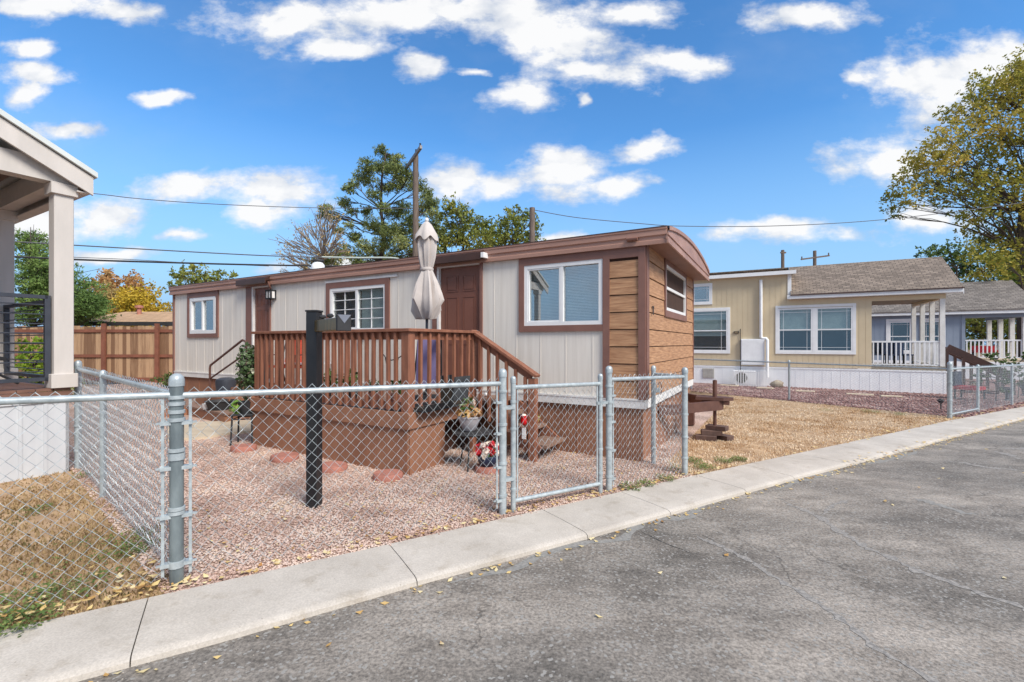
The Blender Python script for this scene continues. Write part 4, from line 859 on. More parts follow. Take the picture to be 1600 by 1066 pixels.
# stepping stones
for (px, py, r, lab) in ((381,703,.165,'round terracotta stepping stone furthest back, beside the black plant stool'), (445,718,.17,'second round stepping stone along the deck skirt, left of the black post'), (520,734,.165,'round stepping stone just right of the black post'), (606,747,.165,'nearest round stepping stone in front of the deck corner'), (763,736,.16,'round terracotta stone under the navy flower pot')):
    g = G(px, py); m = MB(); m.lathe([(r*.96,-.02),(r,.0),(r,.05),(r*.93,.065),(0,.068)], (0,0,0), 28, fold=lambda t, j: 1+.015*math.sin(5*t+px)); o = obj('stepping_stone', m, STONE, smooth=True); o.location = g; o.rotation_euler = (R(rs.uniform(-3,3)), R(rs.uniform(-3,3)), px); tag(o, lab, 'stepping stone', 'round stepping stones along the deck')
PET = ramp_island('mixed_petals', [srgb(190,30,44), srgb(214,66,84), srgb(240,226,208), srgb(246,236,224)], .7, nscale=30)
LFG = ramp_island('houseplant_leaves', [srgb(30,48,24), srgb(52,76,34), srgb(86,110,50), srgb(150,160,120)], .6, nscale=6)
LFA = ramp_island('autumn_bedding_leaves', [srgb(104,76,50), srgb(156,112,70), srgb(186,148,96), srgb(100,108,60)], .7, nscale=8)
def leafball(name, c, r, n, size, mat, parent, squash=1.0, seed=1, surf=True, aspect=.5):
    g = np.random.default_rng(seed); d = g.normal(size=(n, 3)); d /= np.linalg.norm(d, axis=1)[:, None]; rr = (g.uniform(.75, 1.05, n) if surf else g.random(n)**(1/3))[:, None]
    r = np.array(r if hasattr(r, '__len__') else (r, r, r)); p = np.array(c)+d*rr*r
    a = g.normal(size=(n, 3)); a /= np.linalg.norm(a, axis=1)[:, None]; b = np.cross(a, d+.3*g.normal(size=(n, 3))); b /= np.linalg.norm(b, axis=1)[:, None]
    s = (g.uniform(.6, 1.3, n)*size)[:, None]; V = np.stack([p-a*s, p-b*s*aspect, p+a*s, p+b*s*aspect], 1).reshape(-1, 3); return np_mesh(name, V, np.arange(n*4).reshape(-1, 4), mat, parent)
g = G(763, 736); NP = thing('flower_pot', 'navy pot of red and cream blossoms standing on a round stone', 'flower pot', (g.x, g.y, g.z+.07)); kk = g.y/F
m = MB(); m.lathe([(.085,0),(.12,.04),(.135,.10),(.125,.125),(.11,.12),(0,.115)], (0,0,0), 20); obj('pot', m, NAVY, NP, smooth=True)
leafball('foliage', (0,0,.15), (.12,.12,.06), 80, .03, LFG, NP, seed=4)
for i, (x, y, z, mt) in enumerate([(-.11,-.06,.17,RED),(-.04,-.11,.15,CREAM),(.05,-.10,.18,RED),(.11,-.05,.16,CREAM),(-.06,-.02,.24,CREAM),(.04,.0,.25,RED),(-.12,.03,.21,RED),(.10,.05,.23,CREAM),(0,-.07,.21,RED),(.0,.08,.24,CREAM),(.13,-.02,.20,RED),(-.02,-.12,.19,CREAM)]):
    leafball('blossom', (x, y, z), .036, 46, .022, mt, NP, seed=i+20, aspect=.8)
# black round side table with grey pot
g = G(736, 737); tzz = HC-(674-HY)/F*(g.y+.18)-g.z
TB = thing('side_table', 'small round black side table under the grey planter by the deck stair', 'table', (g.x, g.y+.2, g.z))
m = MB(); m.lathe([(.24,tzz-.03),(.255,tzz-.015),(.25,tzz),(0,tzz)], (0,0,0), 24); obj('table_top', m, BLACKM, TB, smooth=True)
for t in (-100, 20, 140): m = MB(); q = (math.cos(R(t)), math.sin(R(t))); m.tube([(q[0]*.18,q[1]*.18,tzz-.03),(q[0]*.17,q[1]*.17,tzz*.5),(q[0]*.22,q[1]*.22,0)], .011, 6); obj('leg', m, BLACKM, TB, smooth=True)
GP = thing('grey_planter', 'pale grey tapered planter with ivory and rust coloured plants on the black table', 'planter', (g.x-.04, g.y+.2, g.z+tzz))
m = MB(); m.lathe([(.06,0),(.085,.02),(.125,.12),(.14,.165),(.15,.17),(.15,.19),(.135,.19),(.13,.165),(0,.16)], (0,0,0), 22); obj('pot', m, pm('stone_grey_pot', srgb(182,176,178), srgb(158,152,156), scale=8, rough=.7), GP, smooth=True)
leafball('trailing_leaves', (0,0,.22), (.17,.17,.06), 160, .035, LFA, GP, seed=9); leafball('upright_leaves', (-.02,0,.30), (.07,.07,.12), 90, .05, LFG, GP, seed=10, aspect=.25); leafball('blossom', (.05,-.02,.36), .03, 26, .02, CREAM, GP, seed=12)
# slate box and black tray sitting on the deck side rim
xq = DX1+.10; bt_ = simple('black_planter_tray', 'low black plastic tray on the deck edge right of the corner post', 'tray', TW(xq-.02, DY0+.34, DZ+.006))
m = MB(); m.poly([(-.10,0),(.10,0),(.12,.085),(.10,.085),(.085,.02),(-.085,.02),(-.10,.085),(-.12,.085)], 'y', -.27, .27); obj('tray_body', m, BLACK, bt_); m = MB(); m.box(-.083, .083, -.26, .26, .021, .05); obj('soil', m, SOIL, bt_)
by = T.yat(712, xq); sb = simple('slate_planter', 'dark slate square planter between the black tray and the stair', 'planter', TW(xq-.04, by, DZ+.006))
m = MB(); hh = 24/F*sb.location.y*1.9; m.poly([(-.11,0),(.11,0),(.16,hh),(.14,hh),(.095,.03),(-.095,.03),(-.14,hh),(-.16,hh)], 'y', -.16, .16); obj('planter_body', m, pm('slate_plastic', srgb(70,74,78), srgb(50,54,58), rough=.55), sb); m = MB(); m.box(-.12, .12, -.15, .15, .032, hh*.7); obj('soil', m, SOIL, sb)
# solar globe lights along the side rail
for i, (px, py) in enumerate(((656,607),(671,611),(702,609),(712,609),(741,612),(768,618))):
    xx = DX1+.0; yy = T.yat(px, xx); zc = T.zat(xx, yy, py); s = simple('globe_light', ['round white globe light nearest the deck corner post', 'second white globe light behind the side pickets', 'third white globe light behind the side pickets', 'fourth white globe light behind the side pickets', 'white globe light at the head of the stair', 'white globe light on the stair side'][i], 'garden light', TW(xx-.10, yy, DZ if i < 4 else DZ), 0, 'white globe lights along the deck side')
    h = zc-DZ; m = MB(); m.tube([(0,0,0),(0,0,h)], .008, 5); obj('stake', m, BLACKM, s); m = MB(); m.blob((0,0,h+.01), .028, i, 0, 2); obj('globe', m, WHITE, s, smooth=True)
# hanging red decoration and candle sign on the stair post side
xx = T.xat(820, yS-.06); pz = T.zat(xx, yS-.06, 655)
s = simple('red_tulip_ornament', 'red and cream glass tulip ornament fixed to the stair picket', 'ornament', TW(xx, yS-.085, pz-.08)); m = MB(); m.lathe([(.008,0),(.035,.02),(.045,.06),(.035,.10),(.045,.13),(.02,.12),(0,.05)], (0,0,0), 12, fold=lambda t, j: 1+(.25*math.sin(4*t) if j > 3 else 0)); obj('tulip_glass', m, pm('red_glass', srgb(214,24,30), srgb(180,16,22), rough=.2), s, smooth=True)
m = MB(); m.lathe([(.03,.12),(.034,.135),(.02,.15),(0,.13)], (0,0,0), 10); obj('tulip_rim', m, CREAM, s, smooth=True)
s = simple('white_label_plate', 'narrow white plate hanging below the red tulip on the stair', 'plate', TW(xx-.005, yS-.075, T.zat(xx, yS-.07, 686))); m = MB(); m.box(-.028, .028, -.004, .004, 0, .145); m.box(-.024, .024, -.007, -.0042, .05, .053); q = obj('plate', m, WHITE, s)
xx = T.xat(840, yS+.1); s = simple('yellow_flower_stem', 'small stem of pale yellow blossoms on the stair behind the post', 'flower', TW(xx, yS+.1, T.zat(xx, yS+.1, 664))); m = MB(); m.tube([(0,0,-.12),(0,0,.1)], .005, 5); obj('stem', m, LFG, s); leafball('blossom', (0,0,.09), (.03,.03,.05), 40, .02, pm('pale_yellow_petals', srgb(232,218,140), srgb(210,196,110)), s, seed=31)
# purple folded cloth / chair on the deck
xx = T.xat(668, -1.35); s = simple('purple_folding_chair', 'purple folded canvas chair standing behind the deck side pickets', 'folding chair', TW(xx, -1.35, DZ), R(10)); PUR = pm('purple_canvas', srgb(146,134,178), srgb(124,112,158), scale=3, rough=.9)
m = MB(); m.poly([(-.19,.24),(.19,.24),(.17,.86),(-.15,.86)], 'x', 0, .03); m.v = [(b, a_-.0, c) for a_, b, c in m.v]; obj('canvas', m, PUR, s)
for sx in (-.2, .2): m = MB(); m.tube([(sx,-.06,0),(sx,.015,.45),(sx*.85,.06,.92)], .011, 6); obj('leg', m, BLACKM, s, smooth=True)
m = MB(); m.tube([(-.2,.015,.45),(.2,.015,.45)], .01, 6); m.tube([(-.17,.06,.92),(.17,.06,.92)], .01, 6); obj('crossbar', m, BLACKM, s)
# orange-red patio chair, white side table, black chair on the deck
xx = T.xat(452, -1.1); s = simple('red_patio_chair', 'orange-red striped patio chair behind the left deck pickets', 'chair', TW(xx, -1.1, DZ), R(20)); ORG = pm('orange_red_cloth', srgb(222,86,56), srgb(170,50,40), scale=10, stretch=(1,1,6), rough=.85)
m = MB(); m.poly([(-.25,.40),(.2,.36),(.2,.40),(-.25,.44)], 'x', -.25, .25); obj('seat', m, ORG, s); m = MB(); m.poly([(.2,.40),(.24,.40),(.34,.86),(.30,.88)], 'x', -.25, .25); obj('backrest', m, ORG, s)
for sx in (-.27, .27):
    m = MB(); m.tube([(sx,-.28,0),(sx,-.24,.60),(sx,.2,.62),(sx,.32,.9)], .013, 6); obj('arm_frame', m, BLACKM, s, smooth=True); m = MB(); m.tube([(sx,.3,0),(sx,.1,.60)], .013, 6); obj('leg', m, BLACKM, s)
xx = T.xat(484, -.75); s = simple('white_patio_table', 'white slatted patio table beside the orange-red chair', 'table', TW(xx, -.75, DZ)); m = MB()
for q in range(6): m.box(-.36, .36, -.3+q*.1, -.3+q*.1+.09, .44, .465)
obj('table_top', m, WHITE, s)
for a_ in (-.3, .3):
    for b_ in (-.24, .24): m = MB(); m.box(a_-.02, a_+.02, b_-.02, b_+.02, 0, .439); obj('leg', m, WHITE, s)
for i, (px, py0, h) in enumerate(((516, 618, .34), (548, 618, .36), (582, 622, .2), (620, 625, .22))):
    xx = T.xat(px, -1.65); s = simple('potted_plant', ['dark potted plant behind the first pickets right of the black post', 'second dark potted plant right of the black post', 'small terracotta potted plant in the middle of the deck', 'small potted plant near the deck corner post'][i], 'potted plant', TW(xx, -1.65, DZ), 0, 'potted plants on the deck floor')
    m = MB(); m.lathe([(.07,0),(.10,.12),(.11,.15),(.095,.15),(0,.13)], (0,0,0), 14); obj('pot', m, [BLACKM, BLACKM, STONE, STONE][i], s, smooth=True); leafball('foliage', (0,0,.15+h*.4), (.11,.11,h*.45), 130, .035, LFG, s, seed=50+i, surf=False)
xx = T.xat(612, -1.5); s = simple('wire_plant_stand', 'thin black curved wire stand behind the deck front pickets', 'plant stand', TW(xx, -1.5, DZ)); m = MB(); m.tube([(-.16,0,.66),(-.10,0,.60),(0,0,.58),(.1,0,.6),(.18,0,.64)], .008, 5); m.tube([(-.12,0,.61),(-.06,0,.4),(-.04,0,0)], .008, 5); m.tube([(.12,0,.61),(.06,0,.4),(.04,0,0)], .008, 5); obj('stand', m, BLACKM, s)
g = TW(T.xat(420, DY0+.22), DY0+.22, DZ); s = thing('red_flower_tray', 'low tray of pink and dark red blossoms on the left end of the deck edge', 'flower tray', g, rz); m = MB(); m.box(-.05,.42,-.07,.07,0,.05); obj('tray', m, BLACKM, s, bevel=.006); leafball('blossom', (.04,-.02,.08), (.10,.06,.05), 70, .022, RED, s, seed=70); leafball('foliage', (.26,0,.07), (.16,.06,.04), 90, .03, pm('maroon_leaves', srgb(92,40,44), srgb(60,26,32)), s, seed=71)
g = TW(T.xat(628, DY0+.12), DY0+.15, DZ+.002); s = thing('slate_square', 'small grey slate square lying at the deck corner post', 'slate', g, rz); m = MB(); m.box(-.22,.08,-.06,.1,0,.03); obj('slate', m, pm('grey_slate', srgb(140,134,138), srgb(112,108,112)), s)

# left end: curved platform, patio slab, bent handrail, stool with climbing plant, mat
pts = [G(px, py, .0) for px, py in ((255,652),(292,648),(325,656),(351,663),(385,655),(400,648))]
W2 = [tuple(T.w(T.xat(405), -.02)[:2]), tuple(T.w(T.xat(270)-.3, -.02)[:2])]
def zt_of(p): return .0
mbq = MB(); loop = [(p.x, p.y) for p in pts]+W2; mbq.prism(loop, -.06, .155); st = obj('step_platform', mbq, SKIRT); st = rehome(st, (pts[3].x, pts[3].y, 0)); tag(st, 'low brown angular step platform below the far trailer door', 'platform')
mbq = MB(); cx_ = sum(p[0] for p in loop)/len(loop); cy_ = sum(p[1] for p in loop)/len(loop); l2 = [(cx_+(x-cx_)*1.02, cy_+(y-cy_)*1.02) for x, y in loop[:6]]+[(cx_+(x-cx_), cy_+(y-cy_)*.995) for x, y in loop[6:]]; mbq.prism(l2, .156, .19); o = obj('platform_top', mbq, DECKF, st); o.location = (-st.location.x, -st.location.y, 0)
xa, xb = T.xat(372), T.xat(424); m = MB(); m.box(xa, xb, -.9, -.03, .19, .37); m.box(xa, xb, -.55, -.03, .371, .54); o = obj('door_steps', m, SKIRT); o.data.transform(Matrix.Translation((-xa, .9, -.19))); o.location = T.w(xa, -.9, .19); o.rotation_euler = (0,0,rz); tag(o, 'two brown wooden steps up to the far trailer door', 'steps')
pat = [G(*p) for p in ((262,664),(392,659),(396,676),(368,678),(319,686),(262,690))]; m = MB(); m.prism([(p.x, p.y) for p in pat], -.05, lambda x, y: zg(x, y)+.035); tag(obj('patio_slab', m, CONC2), kind='structure')
g0 = T.w(T.xat(328,-1.0), -1.0, .19); HR = thing('stair_handrail', 'bent brown pipe handrail beside the far door steps', 'handrail', g0, rz)
def hl(px, py, y=-1.0): x = T.xat(px, y); v = T.w(x, y); return (x-T.xat(328,-1.0), y+1.0, T.zat(x, y, py)-.19)
m = MB(); a_ = hl(328, 571); b_ = hl(372, 537); c_ = hl(379, 531.5); d_ = hl(384, 534); e_ = hl(385.5, 548); m.tube([(0,0,0), (0,0,a_[2]-.06), (.02,0,a_[2]), b_, c_, d_, e_, (e_[0],0,.2)], .022, 8); obj('top_pipe', m, RUST, HR, smooth=True)
m = MB(); m.tube([hl(328, 592), hl(385, 552)], .018, 8); obj('mid_pipe', m, RUST, HR, smooth=True)
g = G(383, 693); SB = thing('plant_stool', 'black four-legged metal stool carrying the climbing plant', 'stool', g, R(12)); sh = HC-(646-HY)/F*g.y-g.z
m = MB(); m.box(-.15, .15, -.15, .15, sh-.02, sh); obj('seat', m, BLACKM, SB, bevel=.005)
for a_ in (-1, 1):
    for b_ in (-1, 1): m = MB(); m.tube([(a_*.13,b_*.13,sh-.02),(a_*.145,b_*.145,0)], .013, 6); obj('leg', m, BLACKM, SB)
m = MB(); m.tube([(-.13,-.13,sh*.85),(.13,-.13,sh*.85),(.13,.13,sh*.85),(-.13,.13,sh*.85),(-.13,-.13,sh*.85)], .008, 5); obj('stretcher', m, BLACKM, SB)
CP = thing('climbing_plant', 'dark variegated climbing plant in a black pot left of the deck', 'plant', (g.x+.02, g.y+.02, g.z+sh), 0); ktop = HC+(HY-546)/F*g.y-g.z-sh
m = MB(); m.lathe([(.09,0),(.13,.16),(.14,.18),(.12,.18),(0,.16)], (0,0,0), 16); obj('pot', m, BLACKM, CP, smooth=True)
m = MB()
for i in range(6): a_ = i*1.05; m.tube([(.03*math.cos(a_),.03*math.sin(a_),.15),(.09*math.cos(a_+.5),.09*math.sin(a_+.5),ktop*.5),(.1*math.cos(a_+1),.1*math.sin(a_+1),ktop*.95)], .005, 5)
obj('stem', m, BARK, CP); leafball('foliage', (.0,0,.16+ktop*.5), (.16,.14,ktop*.46), 700, .035, ramp_island('variegated_leaves', [srgb(30,44,28), srgb(56,76,44), srgb(74,94,56), srgb(190,190,170)], .5, nscale=9), CP, seed=80, surf=False, aspect=.6)
leafball('low_leaves', (-.13,-.05,.1), (.09,.09,.10), 90, .035, ramp_island('lime_leaves', [srgb(70,110,40), srgb(130,160,70)], .6), CP, seed=81)
mp_ = T.w(T.xat(345,-1.1), -1.1, .19); s = thing('rubber_tub', 'dark rubber tub lying on the step platform', 'tub', mp_, rz); m = MB(); m.lathe([(.20,0),(.26,.16),(.28,.17),(.25,.17),(.2,.05),(0,.04)], (0,0,0), 18); obj('tub', m, BLACKM, s, smooth=True)
mp_ = T.w(T.xat(353,-.55), -.55, .19); s = thing('grey_bin', 'dark grey rounded bin against the trailer skirting behind the handrail', 'bin', mp_, rz); m = MB(); m.lathe([(.16,0),(.2,.45),(.19,.52),(.1,.56),(0,.565)], (0,0,0), 16); obj('bin', m, GREYDK, s, smooth=True)
mp_ = T.w(T.xat(322,-1.25), -1.25, .19); s = thing('white_cup_pot', 'small white pot on the step platform by the handrail foot', 'pot', mp_, rz); m = MB(); m.lathe([(.05,0),(.07,.11),(.06,.11),(0,.09)], (0,0,0), 12); obj('pot', m, WHITE, s, smooth=True)

# ================================================================== chain link fences
JR = random.Random(99)
def zgl(p): return zg(p[0], p[1])
def link_mesh(mb, A, B, h, w=.0385, hz=.041, r=.0021, z0=.03, top=.03, barbs=True):
    A = Vector(A[:2]); B = Vector(B[:2]); d = B-A; L = d.length; d.normalize(); nrm = Vector((-d.y, d.x)); n = max(1, int(round(L/w))); w = L/n; K = int(h/hz)
    for i in range(n):
        pts = []
        for k in range(K+1):
            x = i*w+w*((k+i) % 2); z = z0+hz*k; off = .004*(1 if (k+i) % 2 else -1)+JR.uniform(-.004,.004); p = A+d*x+nrm*off
            pts.append((p.x, p.y, zgl(p)+z+JR.uniform(-.0035,.0035)))
        mb.tube(pts, r, 3, caps=False)
def pipe_post(fe, name, p, h, r, cap=True, mat=None, bands=()):
    z = zgl(p); m = MB(); m.tube([(p[0],p[1],z-.05),(p[0],p[1],z+h)], r, 12); o = obj(name, m, mat or GALV, fe, world=True, smooth=True)
    m = MB(); m.lathe([(r*1.12,h-.04),(r*1.12,h),(r*.95,h+r*.55),(r*.5,h+r*.95),(0,h+r*1.05)], (p[0],p[1],z), 12); obj('cap', m, GALV, o, world=True, smooth=True)
    for b in bands: m = MB(); m.lathe([(r*1.0,b-.012),(r*1.2,b-.010),(r*1.2,b+.010),(r*1.0,b+.012)], (p[0],p[1],z), 12); obj('band', m, GALV, o, world=True, smooth=True)
    return o
def tension(fe, p, d, h, r=.05):
    q = (p[0]+d.x*r, p[1]+d.y*r); z = zgl(q); m = MB(); m.bar((q[0],q[1],z+.05),(q[0],q[1],z+h-.02), .006, .016, up=(d.x,d.y,0)); obj('tension_bar', m, GALV, fe, world=True)
    for b in (.12, .42, .72, 1.0):
        m = MB(); m.bar((p[0],p[1],z+b),(p[0]+d.x*(r+.012),p[1]+d.y*(r+.012),z+b), .05, .022); m.bar((p[0]+d.x*(r+.008)-d.y*.0,p[1]+d.y*(r+.008),z+b),(p[0]+d.x*(r+.035),p[1]+d.y*(r+.035),z+b), .012, .012); obj('tension_band', m, GALV, fe, world=True)
def rail(fe, A, B, z, r=.021, name='top_rail', dz2=0):
    m = MB(); m.tube([(A[0],A[1],zgl(A)+z),(B[0],B[1],zgl(B)+z+dz2)], r, 10); return obj(name, m, GALV, fe, world=True, smooth=True)
def fence(name_label, A, B, h=1.17, gap0=.05, gap1=.05, wire=True, **kw):
    A = Vector(A[:2]); B = Vector(B[:2]); fe = thing('chain_link_fence', name_label, 'fence', (A.x, A.y, zgl(A))); d = (B-A).normalized()
    rail(fe, A+d*.02, B-d*.02, h); m = MB(); link_mesh(m, A+d*gap0, B-d*gap1, h+.035, **kw); obj('wire_mesh', m, WIRE, fe, world=True); return fe, d
def son(px): 
    K = (px-800)/F; return (K*P0.y-P0.x)/(FDIR.x-K*FDIR.y)
def onf(s): p = P0+FDIR*s; return (p.x, p.y)
pA, pB, pG1, pG2, pC, pD = (onf(son(p)) for p in (276, 785.5, 802, 938, 951.5, 1070))
DV = Vector((FDIR.x, FDIR.y))
# front run
fe, d = fence('chain link fence run between thick corner post and gate, before the deck', pA, pB)
pipe_post(fe, 'corner_post', pA, 1.27, .038, mat=GALVD, bands=(.11,.13,.44,.465,.78,.80,.83,1.02,1.07,1.12,1.16))
pipe_post(fe, 'gate_post', pB, 1.27, .034, bands=(.16,.45,.8,1.1)); tension(fe, pA, d, 1.17, .07); tension(fe, pB, -d, 1.17, .06)
# gate
gt = thing('chain_link_gate', 'pipe framed chain link gate standing before the deck stair', 'gate', (pG1[0], pG1[1], zgl(pG1)))
for p, n_ in ((pG1, 'stile'), (pG2, 'stile')): pipe_post(gt, n_, p, 1.21, .024, bands=(.2,.45,.75,1.0))
rail(gt, pG1, pG2, 1.13, .021, 'top_bar'); rail(gt, pG1, pG2, .09, .021, 'bottom_bar'); m = MB(); link_mesh(m, Vector(pG1)+DV*.05, Vector(pG2)-DV*.05, 1.05, z0=.09); obj('wire_mesh', m, WIRE, gt, world=True)
for q, sgn in ((pG1, 1), (pG2, -1)): m = MB(); a_ = Vector(q)+DV*.045*sgn; z = zgl(a_); m.bar((a_.x,a_.y,z+.1),(a_.x,a_.y,z+1.12), .006, .014, up=(DV.x,DV.y,0)); obj('tension_bar', m, GALV, gt, world=True)
for z in (.3, .95): m = MB(); a_ = Vector(pB); b_ = Vector(pG1); m.bar((a_.x,a_.y,zgl(a_)+z),(b_.x,b_.y,zgl(b_)+z), .06, .03); obj('hinge', m, GALV, gt, world=True)
m = MB(); a_ = Vector(pG2); b_ = Vector(pC); m.bar((a_.x-.04,a_.y-.02,zgl(a_)+.93),(b_.x+.05,b_.y+.02,zgl(b_)+.93), .03, .03); obj('latch', m, GALV, gt, world=True)
# short run right of the gate, return to the trailer corner
fe, d = fence('short chain link panel between the gate and the right corner post at the pavement', pC, pD)
pipe_post(fe, 'gate_post', pC, 1.28, .034, bands=(.15,.45,.8,.93,1.1)); pipe_post(fe, 'corner_post', pD, 1.25, .034, bands=(.2,.45,.72,1.05)); tension(fe, pC, d, 1.17, .06)
pE = T.w(.16, -.04)[:2]; pE = tuple(G(1021, 724))[:2]
fe, d = fence('chain link panel returning from right corner post to the trailer corner', pE, pD)
pipe_post(fe, 'end_post', pE, 1.25, .030, bands=(.2,.7,1.05))
e_ = Vector(pE)+ (Vector(pD)-Vector(pE)).normalized()*.07; m = MB(); z = zgl(e_)+1.0; LK = thing('padlock', 'steel padlock on a chain loop at the end post by the trailer corner', 'padlock', (e_.x, e_.y-.03, z-.03)); m.box(-.028,.028,-.012,.012,-.035,.025); obj('lock_body', m, GALV, LK, bevel=.004); m = MB(); m.tube([(-.018,0,.025),(-.018,0,.06),(0,0,.078),(.018,0,.06),(.018,0,.025)], .005, 6); obj('shackle', m, GALV, LK, smooth=True)
m = MB(); m.tube([(.0,0,.07),(.03,.01,.10),(.05,.0,.05),(.045,0,-.03),(.03,-.01,-.06)], .007, 5); obj('chain', m, RUST, LK)
# left run along the pavement, and the side run going back
pL = onf(-3.2); fe, d = fence('chain link fence run crossing the lawn at the lower left', pA, pL, h=1.175)
tension(fe, pA, d, 1.17, .07)
p1 = tuple(G(122, 731))[:2]; p2 = tuple(G(168, 775))[:2]; p2 = (P0.x+SD.x*((p2[0]-P0.x)*SD.x+(p2[1]-P0.y)*SD.y), P0.y+SD.y*((p2[0]-P0.x)*SD.x+(p2[1]-P0.y)*SD.y))
pz_ = (pA[0]+SD.x*.02, pA[1]+SD.y*.02)
fe, d = fence('chain link side fence running back from the thick corner post to the neighbour porch', pz_, p1)
pipe_post(fe, 'line_post', p2, 1.20, .027); pipe_post(fe, 'end_post', p1, 1.24, .034, bands=(.2,.5,.8,1.05)); tension(fe, pz_, d, 1.17, .07)
# far fence at the tan house and along the pavement to the right
FE0 = onf(son(1484)); q1 = Vector(tuple(G(1233, 625))[:2]); dirf = (q1-Vector(FE0)).normalized(); q2 = Vector(FE0)+dirf*12
fe, d = fence('long chain link fence between the dry lawn and the tan house', FE0, q2, h=1.12, w=.045, hz=.032, r=.0022)
pipe_post(fe, 'corner_post', FE0, 1.24, .045, bands=(.1,.4,.8,1.1)); pipe_post(fe, 'line_post', tuple(q1), 1.17, .03); q3 = q1+(q1-Vector(FE0)); pipe_post(fe, 'line_post', tuple(q3), 1.17, .03)
pf2 = onf(son(1640)); fe, d = fence('chain link fence along the far pavement before the blue-grey house', FE0, pf2, h=1.12, w=.045, hz=.032, r=.0022)
for px in (1528, 1581): pipe_post(fe, 'line_post', onf(son(px)), 1.17, .03)
rail(fe, FE0, onf(son(1528)), .08, .02, 'bottom_rail')

# ================================================================== neighbour porch on the left (end wall faces the yard)
lz = LH.ang; LZ0 = zg(LQ.x, LQ.y); NH = thing('neighbour_house', 'white and brown neighbouring home with gabled front porch at the left edge', 'house', (LQ.x, LQ.y, 0), lz)
FZ = LH.zat(0, 0, 605); BZ = LH.zat(0, 0, 291); CW = .17; print('porch floor', FZ, BZ)
PORW = 4.4; LCOL = pm('light_taupe_trim', srgb(208,200,193), srgb(192,185,178), scale=2.5, stretch=(2,2,.5), rough=.55, bump=.05, bscale=40)
m = MB(); m.box(-.03, 0, -PORW, 0, LZ0-.1, FZ-.13); m.box(-10, 0, -.03, 0, LZ0-.1, FZ-.13); m.M = ROT90; m.ribs(-PORW, 0, LZ0-.05, FZ-.17, -.0, .20, .03, .012); m.M = None; m.box(0, .018, -PORW, .01, FZ-.16, FZ-.13); obj('skirting', m, WSKIRT2, NH)
m = MB()
for k in range(30): y = -PORW+.147*k; m.box(-2.2, .03, y, y+.14, FZ-.03, FZ)
m.box(.0, .03, -PORW, .02, FZ-.129, FZ-.034); obj('porch_floor', m, pm('composite_deck_brown', srgb(128,94,78), srgb(104,74,62), scale=4, stretch=(8,1,1), rough=.6), NH)
def col(x, y):
    m = MB(); m.box(x-CW/2, x+CW/2, y-CW/2, y+CW/2, FZ+.001, BZ); o = obj('column', m, LCOL, NH, bevel=.006); m = MB(); m.box(x-CW/2-.03, x+CW/2+.03, y-CW/2-.03, y+CW/2+.03, FZ+.001, FZ+.16); obj('column_base', m, LCOL, o, bevel=.004); m = MB(); m.box(x-CW/2-.03, x+CW/2+.03, y-CW/2-.03, y+CW/2+.03, BZ-.13, BZ); obj('column_capital', m, LCOL, o, bevel=.004)
col(-.04, -.055); col(-2.15, -.055); col(-.04, -PORW+.3)
m = MB(); m.box(-.13, .045, -PORW, .03, BZ+.001, BZ+.24); obj('tie_beam', m, LCOL, NH); m = MB(); m.box(-2.2, -.132, -.13, .025, BZ+.002, BZ+.24); obj('side_beam', m, LCOL, NH)
# gable roof: eave corner and slope measured from the rake
ey = .17; ez = LH.zat(.15, ey, 268); y0_ = LH.yat(0, .15); ez0 = LH.zat(.15, y0_, 172); sl = (ez0-ez)/(ey-y0_); print('slope', sl, ez, ez0, y0_); RG = -PORW/2
rz_ = lambda y: ez+(ey-y)*sl if y > RG else ez+(ey-RG)*sl-(RG-y)*sl
RW = pm('white_metal_roof', srgb(214,218,214), srgb(196,200,198), scale=2, rough=.4)
m = MB(); m.poly([(ey+.03,ez-.015),(RG,rz_(RG)),(-PORW-ey,ez),(-PORW-ey,ez-.06),(RG,rz_(RG)-.06),(ey+.03,ez-.075)], 'x', -12, .19); obj('roof', m, RW, NH)
m = MB(); m.poly([(ey,ez-.077),(RG,rz_(RG)-.062),(RG,rz_(RG)-.27),(ey,ez-.285)], 'x', .12, .155); m.poly([(-PORW-ey,ez-.077),(RG,rz_(RG)-.062),(RG,rz_(RG)-.27),(-PORW-ey,ez-.285)], 'x', .12, .155); obj('rake_board', m, LCOL, NH)
m = MB(); m.box(-12, .118, ey-.03, ey-.002, ez-.26, ez-.09); m.box(-12, .118, .035, ey-.032, ez-.27, ez-.255); obj('eave_board', m, LCOL, NH)
m = MB(); m.prism([(-.125,-.26),(.040,-.26),(.040,.028),(-.125,.028)], BZ+.242, lambda x, y: rz_(y)-.09); obj('gable_corner', m, LCOL, NH)
m = MB(); m.box(-2.3, -.2, -PORW, -.30, BZ+.16, BZ+.18); m.box(-2.24, -2.2, -PORW, -.28, FZ, BZ+.5); m.poly([(-.31,BZ+.25),(-.31,rz_(-.31)-.1),(RG,rz_(RG)-.1),(RG,BZ+.25)], 'x', -.6, -.56); obj('porch_wall', m, pm('brown_porch_planks', srgb(112,88,74), srgb(84,64,54), scale=3, stretch=(1,1,5), rough=.7), NH)
m = MB(); m.box(-12, -2.241, -.30, -.26, FZ, BZ+.3); obj('side_wall', m, LCOL, NH)
